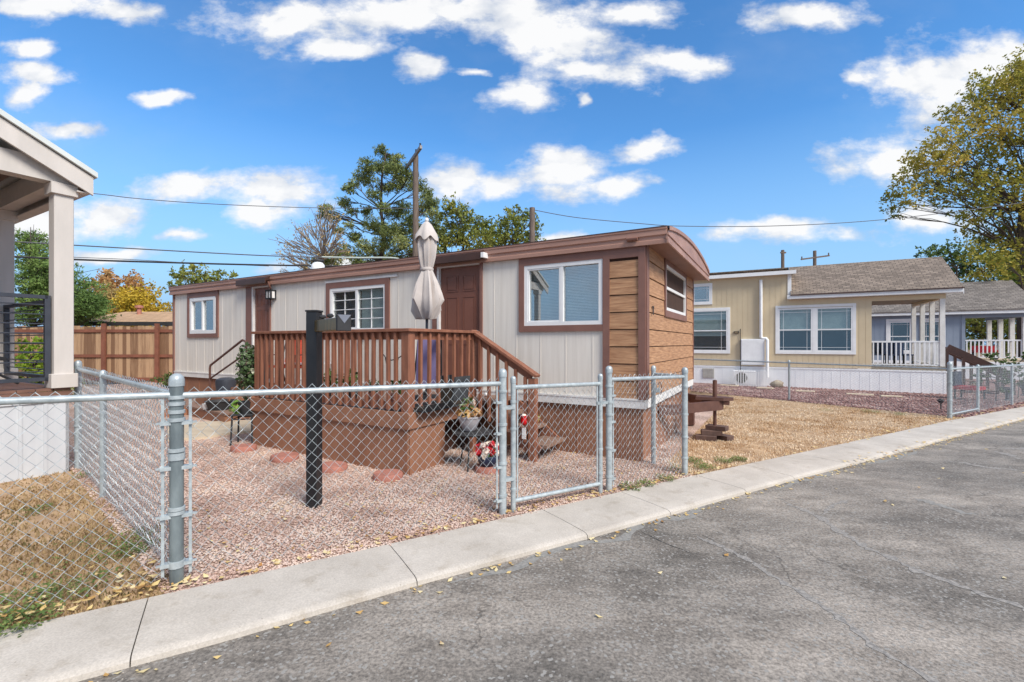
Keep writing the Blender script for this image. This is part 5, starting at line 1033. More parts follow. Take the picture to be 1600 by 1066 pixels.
def cable_rail(par_label, a, b, zb, zt, nb):
    a = Vector(a); b = Vector(b); m = MB(); o = None
    m.bar((a.x,a.y,zt-.02),(b.x,b.y,zt-.02), .05, .04); m.bar((a.x,a.y,zb+.02),(b.x,b.y,zb+.02), .05, .04); m.bar((a.x,a.y,zb),(a.x,a.y,zt), .05, .05, up=(1,0,0)); m.bar((b.x,b.y,zb),(b.x,b.y,zt), .05, .05, up=(1,0,0)); o = obj('railing_frame', m, GREYDK, NH)
    for i in range(1, nb+1): m = MB(); z = zb+(zt-zb)*i/(nb+1); m.tube([(a.x,a.y,z),(b.x,b.y,z)], .007, 5); obj('railing_bar', m, GREYDK, o)
rt_, rb_ = LH.zat(-.04, -.25, 461), LH.zat(-.04, -.25, 596)
cable_rail('', (-.04, -.175), (-.04, -PORW+.45), rb_, rt_, 8); cable_rail('', (-.17, -.055), (-2.03, -.055), rb_, rt_-.02, 8)
w_ = LH.w(-1.1, -.75, FZ); s = thing('black_lounge_chair', 'black folding lounge chair behind the charcoal porch railing', 'chair', w_, lz+R(10))
m = MB(); m.tube([(-.3,.5,.02),(-.3,-.1,.45),(-.3,-.35,.95)], .016, 6); obj('side_tube', m, BLACKM, s); m = MB(); m.tube([(.3,.5,.02),(.3,-.1,.45),(.3,-.35,.95)], .016, 6); obj('side_tube', m, BLACKM, s); m = MB(); m.poly([(.4,.34),(-.1,.46),(-.33,.92),(-.36,.90),(-.13,.42),(.4,.3)], 'x', -.28, .28); obj('sling', m, BLACKM, s)
m = MB(); m.tube([(-.3,-.35,.02),(-.3,.15,.5)], .014, 6); obj('leg', m, BLACKM, s); m = MB(); m.tube([(.3,-.35,.02),(.3,.15,.5)], .014, 6); obj('leg', m, BLACKM, s)

# ================================================================== tan house
def groove_wall(frame, root, mat, x0, x1, z0, z1, holes=(), step=.203, y=0, M=None, name='wall'):
    m = MB(); m.M = M; m.grid_wall(x0, x1, z0, z1, y+.006, holes, .1); x = x0
    while x < x1-.02:
        xe_ = min(x+step-.012, x1); segs = [(z0, z1)]
        cut = [(a, b, c, d) for a, b, c, d in holes if b > x and a < xe_]
        if not cut: m.add([(x,y,z0),(xe_,y,z0),(xe_,y,z1),(x,y,z1),(x,y+.006,z0),(xe_,y+.006,z0),(xe_,y+.006,z1),(x,y+.006,z1)], [(0,1,2,3),(0,3,7,4),(1,5,6,2)])
        else:
            xs = sorted({x, xe_, *[min(max(v, x), xe_) for h in cut for v in h[:2]]})
            for a_, b_ in zip(xs, xs[1:]):
                if b_-a_ < .004: continue
                mid = (a_+b_)/2; sg = [(z0, z1)]
                for a, b, c, d in cut:
                    if a < mid < b: sg = [t for lo, hi in sg for t in ((lo, min(hi, c)), (max(lo, d), hi)) if t[1]-t[0] > .01]
                for lo, hi in sg: m.add([(a_,y,lo),(b_,y,lo),(b_,y,hi),(a_,y,hi)], [(0,1,2,3)])
        x += step
    return obj(name, m, mat, root)
hb = G(1478, 616); TH = Frame(hb.x, hb.y); tz = hb.z
TN = thing('tan_house', 'tan cottage with white trim, shingled roof and a white railed porch across the dry lawn', 'house', (hb.x, hb.y, 0), TH.ang)
def tx(px, y=0): return TH.xat(px, y)
def tzv(px, py, y=0): x = TH.xat(px, y); return TH.zat(x, y, py)
FZ2 = tzv(1478, 579); EZ = tzv(1478, 459); X1 = 0; XP = tx(1362); XU = tx(1236); XLL = tx(1010); UZ = tzv(1236, 427)
print('TAN', FZ2, EZ, XP, XU, XLL, UZ)
dw = (tx(1216), tx(1332.5), tzv(1333, 550), tzv(1333, 479)); dm = (dw[0]+dw[1])/2
lw2 = (tx(1070), tx(1137), tzv(1139, 549), tzv(1139, 484)); tw = (tx(1080), tx(1110), tzv(1110, 473), tzv(1110, 445.5))
hs1 = [(dw[0], dm-.06, dw[2], dw[3]), (dm+.06, dw[1], dw[2], dw[3]), lw2, tw]
groove_wall(TH, TN, TAN, XU, XP, FZ2, EZ, hs1); groove_wall(TH, TN, TAN, XLL, XU, FZ2, UZ, hs1, name='upper_wall')
m = MB(); m.box(XLL, XP, .1, 4.2, FZ2, FZ2+.05); m.box(XP-.05, XP, .02, 4.2, FZ2, EZ); m.box(XLL, XU, .12, 2.0, UZ-.05, UZ-.02) ; obj('rear_wall', m, TAN, TN)
m = MB(); m.box(XLL, 0, -.02, .02, tz-.2, FZ2-.02); m.box(-.02, .02, .02, 4.2, tz-.2, FZ2-.02); m.ribs(XLL, 0, tz-.1, FZ2-.06, -.02, .3, .012, .005); m.box(XLL, .03, -.035, -.02, FZ2-.08, FZ2-.02); obj('skirting', m, WSKIRT, TN)
m = MB(); m.box(XP, .0, -.005, .04, FZ2-.02, FZ2+.14); m.box(XP, 0, .04, 4.1, FZ2-.02, FZ2+.10); obj('porch_floor', m, pm('porch_floor_taupe', srgb(150,140,122), srgb(128,118,104)), TN)
def win2(x0, x1, z0, z1, blinds=BLIND, b=.5, gl=None, sp='h', g=('p', 0)): return window(TN, I4, x0, x1, z0, z1, sp, grid=g, blinds=blinds, fw=.055, glass=gl or GLASST, bpart=b, lip=.03)
win2(*hs1[0], b=(.0,1.)); win2(*hs1[1], b=(.0,1.)); win2(*lw2, b=(.25,1.)); win2(*tw, blinds=None, sp='', b=0, gl=GLASSB)
def tri(x0, x1, z0, z1, w=.10): trimring(TN, I4, x0-w, x1+w, z0-w, z1+w, w, WHITE, y=-.035, wt=w+.02)
m = MB(); ring(m, dw[0]-.1, dw[1]+.1, dw[2]-.1, dw[3]+.12, .1, -.035, 0); m.box(dm-.059, dm+.059, -.034, 0, dw[2], dw[3]); obj('window_trim', m, WHITE, TN); tri(*lw2); tri(*tw, w=.08)
# corner + eave boards, soffit
m = MB(); m.box(XU-.12, XU+.012, -.03, .0, EZ+.12, UZ-.0); m.box(XP-.09, XP, -.025, .0, FZ2, EZ) if False else None; obj('corner_board', m, WHITE, TN)
ER = .38; ft = EZ+.17
SLP = .56; RIDY = 2.15
ridge = TH.zat(ER, RIDY, 401); SLP = (ridge-(ft+.03))/(RIDY+.28)
print('ridge', ridge, SLP)
m = MB(); m.box(XU-.14, ER, -.30, -.27, EZ+.02, ft); obj('fascia', m, WHITE, TN)
m = MB(); m.box(XU-.1, ER, -.268, -.0, EZ+.01, EZ+.025); obj('soffit', m, WHITE, TN)
m = MB(); m.poly([(-.33,ft+.01),(RIDY,ridge),(RIDY+2.45,ft),(RIDY+2.45,ft-.05),(RIDY,ridge-.05),(-.33,ft-.03)], 'x', XU-.02, ER+.02); m.poly([(RIDY+.01,ridge),(RIDY+2.45,ft),(RIDY+2.45,ft-.05),(RIDY+.01,ridge-.05)], 'x', XLL, XU-.03); obj('roof', m, SHING, TN)
m = MB(); m.box(XU-.03, ER+.025, -.345, -.325, ft-.03, ft+.015); obj('drip_edge', m, DKBR, TN)
m = MB(); m.poly([(-.30,ft-.05),(RIDY,ridge-.06),(RIDY,ridge-.24),(-.30,ft-.21)], 'x', ER, ER+.02); m.poly([(RIDY+2.4,ft-.05),(RIDY,ridge-.06),(RIDY,ridge-.24),(RIDY+2.4,ft-.21)], 'x', ER, ER+.02); obj('rake_board', m, WHITE, TN)
m = MB(); m.poly([(0,EZ),(RIDY,ridge-.25),(4.3,EZ)], 'x', -.06, -.01); obj('gable_wall', m, TAN, TN)
m = MB(); m.poly([(-.25,UZ+.10),(RIDY+.2,UZ+.30),(RIDY+.2,UZ+.26),(-.25,UZ+.06)], 'x', XLL, XU+.16); obj('upper_roof', m, SHING, TN)
m = MB(); m.box(XLL, XU+.17, -.285, -.255, UZ-.06, UZ+.085); obj('upper_fascia', m, WHITE, TN); m = MB(); m.box(XLL, XU+.165, -.254, .0, UZ-.04, UZ-.025); obj('upper_soffit', m, WHITE, TN); m = MB(); m.box(XU-.01, XU+.0, .01, RIDY, EZ, UZ+.1); obj('cheek_wall', m, TAN, TN)
# porch: beam, posts, railing
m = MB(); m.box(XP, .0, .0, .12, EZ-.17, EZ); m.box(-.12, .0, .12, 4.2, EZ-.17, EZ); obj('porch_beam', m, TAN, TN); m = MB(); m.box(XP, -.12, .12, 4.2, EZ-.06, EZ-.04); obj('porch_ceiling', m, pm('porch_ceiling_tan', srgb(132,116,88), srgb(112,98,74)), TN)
WP = pm('whitewashed_post', srgb(232,230,226), srgb(208,204,198), scale=4, rough=.6)
for y in (.08, 1.3, 2.6, 3.95): m = MB(); m.box(-.155, -.015, y-.07, y+.07, FZ2+.1, EZ-.171); obj('porch_post', m, WP, TN)
m = MB(); m.box(XP, -.16, .04, .08, FZ2+1.0, FZ2+1.06); m.box(XP, -.16, .045, .075, FZ2+.16, FZ2+.20); m.box(-.11, -.07, .2, 3.9, FZ2+1.0, FZ2+1.06); m.box(-.11, -.07, .2, 3.9, FZ2+.16, FZ2+.20); pr_ = obj('porch_railing', m, WHITE, TN)
n_ = 15
for i in range(n_): x = XP+.06+(-.22-XP)*i/(n_-1); m = MB(); m.box(x-.02, x+.02, .045, .075, FZ2+.2, FZ2+1.0); obj('railing_picket', m, WHITE, pr_)
for i in range(22): y = .3+.165*i; m = MB(); m.box(-.105, -.075, y-.018, y+.018, FZ2+.2, FZ2+1.0); obj('railing_picket', m, WHITE, pr_)
for i, (px, y) in enumerate(((1372,.9),(1392,.7),(1412,.9))):
    s = thing('porch_chair', ['dark porch chair nearest the tan wall behind the white railing', 'middle dark porch chair behind the white railing', 'dark porch chair furthest right behind the white railing'][i], 'chair', TH.w(tx(px, y), y, FZ2+.1), TH.ang+R(20*i)); m = MB(); m.box(-.22,.22,-.2,.2,.40,.45); obj('seat', m, NAVY, s); m = MB(); m.box(-.22,.22,.18,.22,.45,.9); obj('backrest', m, NAVY, s)
    for a_ in (-.2, .2):
        for b_ in (-.18, .18): m = MB(); m.box(a_-.015,a_+.015,b_-.015,b_+.015,0,.399); obj('leg', m, BLACKM, s)
# fittings on the tan wall
s = thing('meter_cabinet', 'white utility cabinet mounted low on the tan wall', 'cabinet', TH.w(tx(1158), 0, tzv(1158, 570)), TH.ang); cw_ = tx(1195)-tx(1158); ch_ = tzv(1158,530)-tzv(1158,570); m = MB(); m.box(0, cw_, -.14, -.002, 0, ch_); obj('cabinet_body', m, WSKIRT, s, bevel=.01); m = MB(); m.box(.03, cw_-.03, -.15, -.141, .04, ch_-.04); obj('cabinet_door', m, WHITE, s, bevel=.004)
xv = tx(1189); m = MB(); zA, zB_, zC = tzv(1189, 438), tzv(1189, 527), tzv(1197, 578); xv2 = tx(1199); m.tube([(xv,-.09,zA),(xv,-.09,zB_),(xv+.04,-.09,zB_-.05),(xv2-.04,-.09,zB_-.06),(xv2,-.17,zB_-.12),(xv2,-.17,zC-.3)], .065, 10)
b0 = TH.w(xv, -.09, zC); s = thing('vent_pipe', 'fat white vent pipe with a jog climbing the tan wall', 'pipe', b0, TH.ang); m.v = [(a_-xv, b_+.09, c_-zC) for a_, b_, c_ in m.v]; obj('pipe', m, WHITE, s, smooth=True)
s = thing('wall_light', 'small dark rectangular wall light on the tan wall by the black cable', 'wall light', TH.w(tx(1150.5), 0, tzv(1150, 521)), TH.ang); m = MB(); m.box(-.1,.1,-.06,-.002,0,.09); obj('housing', m, BLACKM, s, bevel=.006); m = MB(); m.box(-.07,.07,-.07,-.061,.02,.07); obj('lens', m, pm('amber_lens', srgb(150,130,100)), s)
m = MB(); xq = tx(1157); m.tube([(0,-.03,0),(0,-.03,tzv(1157,514)-tz)], .014, 5); o = obj('wall_cable', m, BLACKM); o.location = TH.w(xq, 0, tz); o.rotation_euler = (0,0,TH.ang); tag(o, 'black cable running down the tan wall beside the white cabinet', 'cable')
m = MB(); xq0, xq1 = tx(1098), tx(1116); m.box(0, xq1-xq0, -.03, -.0, 0, .42)
for q in range(9): m.box(.02+q*(xq1-xq0-.04)/9, .03+q*(xq1-xq0-.04)/9, -.04, -.0302, .02, .40)
o = obj('skirt_vent', m, pm('beige_grille', srgb(196,192,184), srgb(170,166,158)), None); o.location = TH.w(xq0, -.022, FZ2-.56); o.rotation_euler = (0,0,TH.ang); tag(o, 'pale louvred vent grille in the white skirting of the tan house', 'vent')
# air conditioner behind low white pickets
ac = TH.w(tx(1163, -.45), -.45); acz = zg(ac.x, ac.y); s = thing('air_conditioner', 'outdoor air conditioner with round grille at the foot of the tan house', 'air conditioner', (ac.x, ac.y, acz), TH.ang); m = MB(); m.box(-.42,.42,-.15,.15,.05,.62); obj('casing', m, WSKIRT, s, bevel=.01)
m = MB(); m.v = []; m.lathe([(.22,0),(.22,.02),(.0,.021)], (0,0,0), 24); m.v = [(a_-.1, -.15-c_, b_+.33) for a_, b_, c_ in m.v]; obj('fan_grille', m, pm('dark_grille', srgb(96,96,90), srgb(66,66,64)), s)
s = thing('picket_screen', 'low white picket screen before the air conditioner', 'screen', (TH.w(tx(1150,-.9), -.9)[0], TH.w(tx(1150,-.9), -.9)[1], acz), TH.ang); wq = tx(1197,-.9)-tx(1150,-.9); m = MB(); m.box(0,wq,-.01,.01,.03,.07); m.box(0,wq,-.01,.01,.56,.6); obj('screen_rail', m, WHITE, s)
for i in range(13): m = MB(); x = wq*i/12; m.box(x-.018,x+.018,-.03,-.011,.0,.64+.04*math.sin(i*math.pi/4)**2); obj('picket', m, WHITE, s)
rk = TH.w(tx(1214,-.6), -.6); m = MB(); m.blob((0,0,.12), (.26,.16,.17), 5, .18, 2); o = obj('boulder', m, pm('tan_boulder', srgb(170,158,140), srgb(128,116,100), scale=5, rough=.95, bump=.3), smooth=True); o.location = (rk.x, rk.y, zg(rk.x, rk.y)); tag(o, 'tan boulder lying against the white skirting of the tan house', 'boulder')
for i, (px, py, w0, lab) in enumerate(((1139,603,.7,'flat pale flagstone in the maroon gravel nearest the trailer'), (1195,607,.6,'pale flagstone just left of the far fence post'), (1258,612,.6,'pale flagstone right of the far fence post'), (1343,617,.8,'long pale flagstone in the middle of the maroon bed'), (1392,620,.6,'pale flagstone near the tan house porch'))):
    g = G(px, py); m = MB(); m.prism([(-w0*.5,-.14),(w0*.45,-.17),(w0*.52,.1),(-w0*.42,.16)], -.01, .035); o = obj('flagstone', m, CONC2, bevel=.008); o.location = g; o.rotation_euler = (0,0,TH.ang+R(i*3-5)); tag(o, lab, 'flagstone', 'flagstones in the maroon gravel bed')
g = G(1470, 640); s = thing('garden_lamp', 'small black solar path light in the maroon gravel by the far corner post', 'garden light', g); m = MB(); m.tube([(0,0,0),(0,0,.16)], .014, 6); obj('stake', m, BLACKM, s); m = MB(); m.lathe([(.03,.16),(.05,.2),(.08,.24),(.04,.28),(0,.285)], (0,0,0), 10); obj('lamp_head', m, BLACKM, s)

# ================================================================== blue-grey house
BH = Frame(25.4, 22.4); bz = -.3
BN = thing('blue_house', 'blue-grey cottage with white trim and open porch beyond the tan house', 'house', (25.4, 22.4, 0), BH.ang)
bx = lambda px, y=0: BH.xat(px, y)
BE = BH.zat(bx(1590), 0, 490); XB1 = bx(1607); XBP = bx(1508); BF = BH.zat(bx(1590), 0, 563); XBL = bx(1340)
wz0, wz1 = BH.zat(bx(1430), 0, 532), BH.zat(bx(1430), 0, 502); hb2 = [(bx(1389), bx(1424), wz0-.6, wz1), (bx(1442), bx(1472), wz0-.6, wz1)]
groove_wall(BH, BN, BLUEG, XBL, XBP, BF-.1, BE, hb2, step=.25)
for h_ in hb2: window(BN, I4, *h_, 'h', grid=('p', 0), blinds=None, fw=.07, glass=GLASST); trimring(BN, I4, h_[0]-.13, h_[1]+.13, h_[2]-.12, h_[3]+.14, .13, WHITE, y=-.04)
m = MB(); m.box(XBP-.14, XBP-.0, -.03, .0, BF-.1, BE); m.box(XBL, XBP, .12, 5, BF-.1, BF); m.box(XBP-.06, XBP-.01, .02, 2.8, BF, BE); obj('side_wall', m, BLUEG, BN)
m = MB(); m.box(XBL, XB1, -.01, .03, bz-.2, BF-.1); obj('skirting', m, WSKIRT, BN); m = MB(); m.box(XBP, XB1+2, .03, 5, BF-.1, BF); obj('porch_floor', m, CONC2, BN)
m = MB(); m.box(XBL, XB1+.4, -.33, -.30, BE+.02, BE+.22); obj('fascia', m, WHITE, BN); m = MB(); m.box(XBP, XB1, 0, .14, BE-.16, BE); m.box(XB1-.1, XB1, .14, 5, BE-.16, BE) ; obj('porch_beam', m, BLUEG, BN); m = MB(); m.box(XBL, XB1+.3, -.3, 5, BE+.001, BE+.02); obj('porch_ceiling', m, BLUEG, BN)
xr1 = bx(1580, 3.0); rg2 = BH.zat(xr1, 3.0, 437.5); m = MB(); m.poly([(-.36,BE+.22),(3.0,rg2),(6.4,BE+.22),(6.4,BE+.16),(3.0,rg2-.06),(-.36,BE+.16)], 'x', XBL, xr1+.02); obj('roof', m, SHING2, BN)
m = MB(); m.poly([(-.2,BE+.1),(3.0,rg2-.08),(6.2,BE+.1)], 'x', xr1-.3, xr1-.25); obj('gable_wall', m, BLUEG, BN)
for x_, y_ in ((XB1-.1,.08), (XB1-.1,1.5), (XB1-.1,2.9), (XB1-.1,4.4)): m = MB(); m.box(x_-.09, x_+.09, y_-.09, y_+.09, BF, BE-.161); obj('porch_post', m, WP, BN)
m = MB(); m.box(XBP, XB1-.2, .04, .09, BF+.95, BF+1.02); m.box(XBP, XB1-.2, .04, .09, BF+.1, BF+.15); m.box(XB1-.13, XB1-.08, .2, 4.4, BF+.95, BF+1.02); pr_ = obj('porch_railing', m, WHITE, BN)
for i in range(14): x = XBP+.08+(XB1-.3-XBP)*i/13; m = MB(); m.box(x-.025, x+.025, .045, .085, BF+.15, BF+.95); obj('railing_picket', m, WHITE, pr_)
s = thing('red_porch_bench', 'red cushioned bench behind the railing of the blue-grey porch', 'bench', BH.w(bx(1538,.9), .9, BF), BH.ang); m = MB(); m.box(-.45,.45,-.25,.25,.35,.48); obj('seat', m, RED, s); m = MB(); m.box(-.45,.45,.2,.28,.48,.7); obj('backrest', m, RED, s)
for a_ in (-.4,.4): m = MB(); m.box(a_-.03,a_+.03,-.2,.2,0,.349); obj('leg', m, BLACKM, s)
# brown stair beside the tan porch
sa = TH.w(.25, .9); sb_ = P(1532, 563, sa.y-1.2); sz = TH.zat(.25, .9, 543)
s = thing('brown_stair', 'dark brown wooden stair descending from the tan porch behind the corner fence', 'stair', (sa.x, sa.y, zg(sa.x, sa.y)), TH.ang); z0_ = s.location.z; Ls = 1.75
m = MB(); m.bar((0,0,sz-z0_),(Ls,0,.62), .06, .26); obj('stair_rail', m, DKBR, s); m = MB(); m.bar((0,.9,sz-z0_),(Ls,.9,.62), .06, .2); obj('stair_rail', m, DKBR, s)
for q in (0, .45, .9, 1.35, Ls): 
    for yv in (0, .9): m = MB(); m.box(q-.04,q+.04,yv-.04,yv+.04,0,max(.5,(sz-z0_)+(.62-(sz-z0_))*q/Ls-.05)); obj('post', m, DKBR, s)
for k in range(4): m = MB(); m.box(.1+k*.35, .44+k*.35, .05, .85, .62-.17*k-.04, .62-.17*k); obj('tread', m, DECKF, s)

# ================================================================== wood fence and far house at the back left
fy = 17.2; xa_, xb_ = (-110-800)/F*fy, (330-800)/F*fy; n_ = int((xb_-xa_)/.145); ftop = HC+(HY-510)/F*fy; gzb = zg(-12, fy)
WF = thing('wood_fence', 'cedar board privacy fence with red-brown rails behind the yard', 'fence', (xa_, fy, gzb)); m = MB()
for i in range(n_): h = ftop-gzb+rs.uniform(-.03, .02); m.box(i*.145, i*.145+.138, rs.uniform(0,.006), .02, 0, h)
obj('boards', m, FENCEW, WF)
for z in (HC+(HY-517)/F*fy, HC+(HY-556)/F*fy, .15): m = MB(); m.box(0, xb_-xa_, -.045, -.003, z-gzb-.06, z-gzb+.05); obj('rail', m, FENCER, WF)
for px in (-84, -1, 82, 165, 248, 330): m = MB(); x = (px-800)/F*fy-xa_; m.box(x-.07, x+.07, -.12, -.046, 0, ftop-gzb+.1); obj('post', m, FENCER, WF)
FH = thing('far_house', 'low house with a sandy shingled roof beyond the cedar fence', 'house', (-13, 24, -.0)); m = MB(); m.box(-9, 7, 0, 6, 0, 2.35); obj('wall', m, pm('far_brick', srgb(120,96,84), srgb(86,66,58), scale=8), FH)
ze = HC+(HY-503)/F*23.4; zr = HC+(HY-487)/F*27; m = MB(); m.poly([(-.6,ze),(3.2,zr),(7,ze),(7,ze-.1),(3.2,zr-.1),(-.6,ze-.1)], 'x', -10, 8); obj('roof', m, SHING3, FH); m = MB(); m.box(-10, 8, -.66, -.6, ze-.2, ze-.0); obj('eave', m, BLACKM, FH)
m = MB(); x = (213-800)/F*26+13; m.lathe([(.11,zr-.3),(.11,zr+.14),(.2,zr+.15),(.2,zr+.28),(0,zr+.32)], (x, 2.2, 0), 10); obj('chimney_vent', m, STONE, FH)

# ================================================================== trees
def limb(mb, a, b, r0, r1, bend=.12, seg=5, seed=0):
    r = random.Random(seed); a = Vector(a); b = Vector(b); L = (b-a).length; o = Vector((r.uniform(-1,1), r.uniform(-1,1), r.uniform(-.3,.8)))*L*bend
    pts = [a.lerp(b, i/seg)+o*math.sin(math.pi*i/seg)+Vector((r.uniform(-1,1), r.uniform(-1,1), r.uniform(-1,1)))*L*.02 for i in range(seg+1)]; pts[0] = a; pts[-1] = b
    mb.tube(pts, [r0+(r1-r0)*i/seg for i in range(seg+1)], 6 if r0 > .06 else 4, caps=False); return pts
def leaves_np(cs, n, size, aspect, flat=0, seed=0, droop=0, shell=.55):
    g = np.random.default_rng(seed); out_ = []
    for (c, r) in cs:
        r = np.array(r if hasattr(r, '__len__') else (r, r, r)); k = max(6, int(n*rscale(r)))
        d = g.normal(size=(k, 3)); d /= np.linalg.norm(d, axis=1)[:, None]; rr = (g.random(k)**shell)[:, None]*(1+.25*g.normal(size=(k,1)))
        # twig grouping: pull leaves toward a few centres so that gaps appear
        m_ = max(3, k//9); tc_ = g.normal(size=(m_, 3)); tc_ /= np.linalg.norm(tc_, axis=1)[:, None]; tc_ *= (g.random(m_)**.5)[:, None]; idx = g.integers(0, m_, k)
        p = np.array(c)+(tc_[idx]*1.0+d*rr*.24)*r; out_.append(p)
    p = np.concatenate(out_); n = len(p); a = g.normal(size=(n, 3)); a[:, 2] -= droop; a /= np.linalg.norm(a, axis=1)[:, None]; b = g.normal(size=(n, 3)); b -= (b*a).sum(1)[:, None]*a; b /= np.linalg.norm(b, axis=1)[:, None]
    s = (g.uniform(.6, 1.35, n)*size)[:, None]; V = np.stack([p-a*s*.2, p+a*s*.45-b*s*aspect, p+a*s, p+a*s*.45+b*s*aspect], 1).reshape(-1, 3); return V, np.arange(n*4).reshape(-1, 4)
def rscale(r): return float(np.prod(r)**(2/3))
def tree(name, label, base, trunk_top, tr, clumps, nleaf, size, mat, bark=None, aspect=.35, seed=0, group=None, droop=0, forks=None, twig=True, cat='tree', shell=.55, lim=.3, topf=.3):
    t = thing(name, label, cat, base, 0, group); B0 = Vector(base); r = random.Random(seed); m = MB(); TT = Vector(trunk_top)-B0
    tp = limb(m, (0,0,-.1), TT, tr, tr*topf, .03, 8, seed); obj('trunk', m, bark or BARK, t, smooth=True); m = MB(); cs = []
    for i, (c, rad) in enumerate(clumps):
        c = Vector(c)-B0; cs.append((tuple(c), rad)); q = min(range(len(tp)), key=lambda j: abs(tp[j].z-(c.z-.45*(Vector((c.x-tp[j].x, c.y-tp[j].y, 0)).length)))); st_ = tp[max(1, q)]
        L = (c-st_).length; pts = limb(m, st_, c, max(.012, tr*lim*min(1, L/3)), .012, .10, 5, seed+i)
        if twig:
            R0 = max(rad) if hasattr(rad, '__len__') else rad
            for k in range(3): e = c+Vector((r.uniform(-1,1), r.uniform(-1,1), r.uniform(-.4,1)))*R0*.9; limb(m, pts[3], e, .020, .008, .1, 3, seed+i*7+k)
    obj('limbs', m, bark or BARK, t, smooth=True)
    if nleaf: V, Q = leaves_np(cs, nleaf, size, aspect, seed=seed, droop=droop, shell=shell); np_mesh('crown', V, Q, mat, t)
    return t
PINEM = ramp_island('pine_needles', [srgb(80,92,54), srgb(108,120,68), srgb(136,146,86), srgb(166,166,110)], .7, .12, nscale=.8)
ELMM = ramp_island('mixed_green_leaves', [srgb(94,106,50), srgb(122,132,62), srgb(146,150,76), srgb(176,164,84)], .65, .3, nscale=.5)
COTM = ramp_island('turning_yellow_leaves', [srgb(108,118,52), srgb(144,144,62), srgb(178,164,74), srgb(206,178,92)], .6, .35, nscale=.22)
GRNM = ramp_island('deep_green_leaves', [srgb(46,66,34), srgb(70,92,46), srgb(98,120,62), srgb(124,140,76)], .7, .25, nscale=.5)
ORAM = ramp_island('orange_leaves', [srgb(150,112,72), srgb(184,136,86), srgb(198,156,104), srgb(140,126,88)], .7, .3, nscale=.3)
YELM = ramp_island('bright_yellow_leaves', [srgb(150,136,48), srgb(196,166,54), srgb(214,184,76), srgb(140,136,60)], .7, .3, nscale=.3)
SPAM = ramp_island('sparse_tan_leaves', [srgb(160,140,90), srgb(196,170,110), srgb(140,130,80)], .7, .3, nscale=.6)
rt = random.Random(5)
def pc(lst, Y, rr, dj=1.0, jit=0):
    o_ = []
    for it in lst:
        px, py = it[:2]; k = it[2] if len(it) > 2 else 1; y = Y+rt.uniform(-dj, dj); o_.append((tuple(P(px+rt.uniform(-jit,jit), py+rt.uniform(-jit,jit), y)), rr*k*rt.uniform(.8, 1.2)))
    return o_
# pine with clumped needle tufts
YP = 24; pl = [(595,236,.8),(606,246,.7),(615,253),(622,246,.7),(575,259),(588,262),(600,262),(572,278,1.2),(613,265,1.2),(628,268),(552,288,.9),(545,296,.8),(584,305),(600,295),(615,293,1.2),(630,285,1.2),(644,276),(652,290),(667,305,1.2),(676,318,.9),(664,325,1.2),(676,335,.8),(538,316),(509,328),(521,340,1.1),(549,331),(572,330),(601,325,.9),(615,335),(630,325,1.2),(641,345,1.2),(529,362,.9),(555,371,1.1),(584,354,1.2),(600,362),(613,360,1.2),(627,368),(648,362,1.1),(601,382,1.3),(572,388,1.3),(630,382,1.3),(538,394,1.2),(515,408,1.2),(561,411,1.3),(590,405,1.3),(618,405,1.3),(645,398,1.2),(679,351,.9),(686,362,.8),(668,372,1),(660,395,1.1),(680,392),(545,352,.8),(505,335,.8),(495,410,1.1)]
cl = []
for (c, r0_) in pc(pl, YP, .40, 1.6): cl.append((c, (r0_*1.1, r0_*1.1, r0_*.85)))
gP = P(606, 536, YP); tree('pine_tree', 'tall open pine with tufted dark needles behind the trailer, left of the utility pole', (gP.x, YP, -.2), tuple(P(603, 240, YP)), .24, cl, 4200, .125, PINEM, aspect=.15, seed=3, droop=-.4, shell=.8, lim=.2, topf=.1)
# green trees right of pine
ml = [(705,319,.8),(696,336),(712,330,.8),(725,331,.8),(733,345),(716,354),(700,352),(690,372),(756,351),(745,358),(705,377,1.2),(733,382,1.2),(768,365,1.1),(720,366),(755,372),(688,390,1.2),(762,387,1.2),(742,395,1.2)]
tree('leafy_tree', 'loose green tree between the utility pole and the cut-off pole', tuple(P(728, 536, 26))[:2]+(-.2,), tuple(P(722, 350, 26)), .17, pc(ml, 26, .6, 1.5), 950, .13, ELMM, seed=5)
ml = [(802,331,.8),(794,339),(817,339),(808,350),(831,348,.8),(780,352,.8),(790,362),(812,366,.8),(838,356,.6),(782,379,1.2),(800,376,1.2),(817,378,1.2),(835,378,1),(774,392,1.2)]
tree('leafy_tree', 'yellow-green tree just left of the short cut-off pole', tuple(P(795, 536, 27))[:2]+(-.2,), tuple(P(800, 350, 27)), .15, pc(ml, 27, .6, 1.4), 950, .13, ELMM, seed=15)
# sparse bare tree
ml = [(rt.uniform(434, 545), rt.uniform(318, 430), .9) for _ in range(120)]; ml = [q for q in ml if q[1] > 318+abs(505-q[0])*.75]
tree('bare_tree', 'sparse thin-branched tree with few tan leaves left of the pine', tuple(P(520, 536, 22))[:2]+(-.2,), tuple(P(505, 405, 22)), .10, pc(ml, 22, .42, 1.5), 95, .07, SPAM, seed=8, lim=.3, bark=pm('pale_bark', srgb(150,136,124), srgb(110,98,90), scale=5))
ml = [(275,430,.8),(288,424),(300,420),(315,424),(330,432),(345,436),(358,434,.7),(280,442,1.1),(295,436,1.2),(312,438,1.2),(325,444,1.2),(272,452,.9),(290,455,1.3),(310,455,1.3),(335,452,1.2)]
tree('autumn_tree', 'olive and yellow tree rising behind the far end of the trailer', tuple(P(305, 536, 30))[:2]+(-.2,), tuple(P(305, 440, 30)), .2, pc(ml, 30, .62, 1.5), 300, .17, ELMM, seed=18)
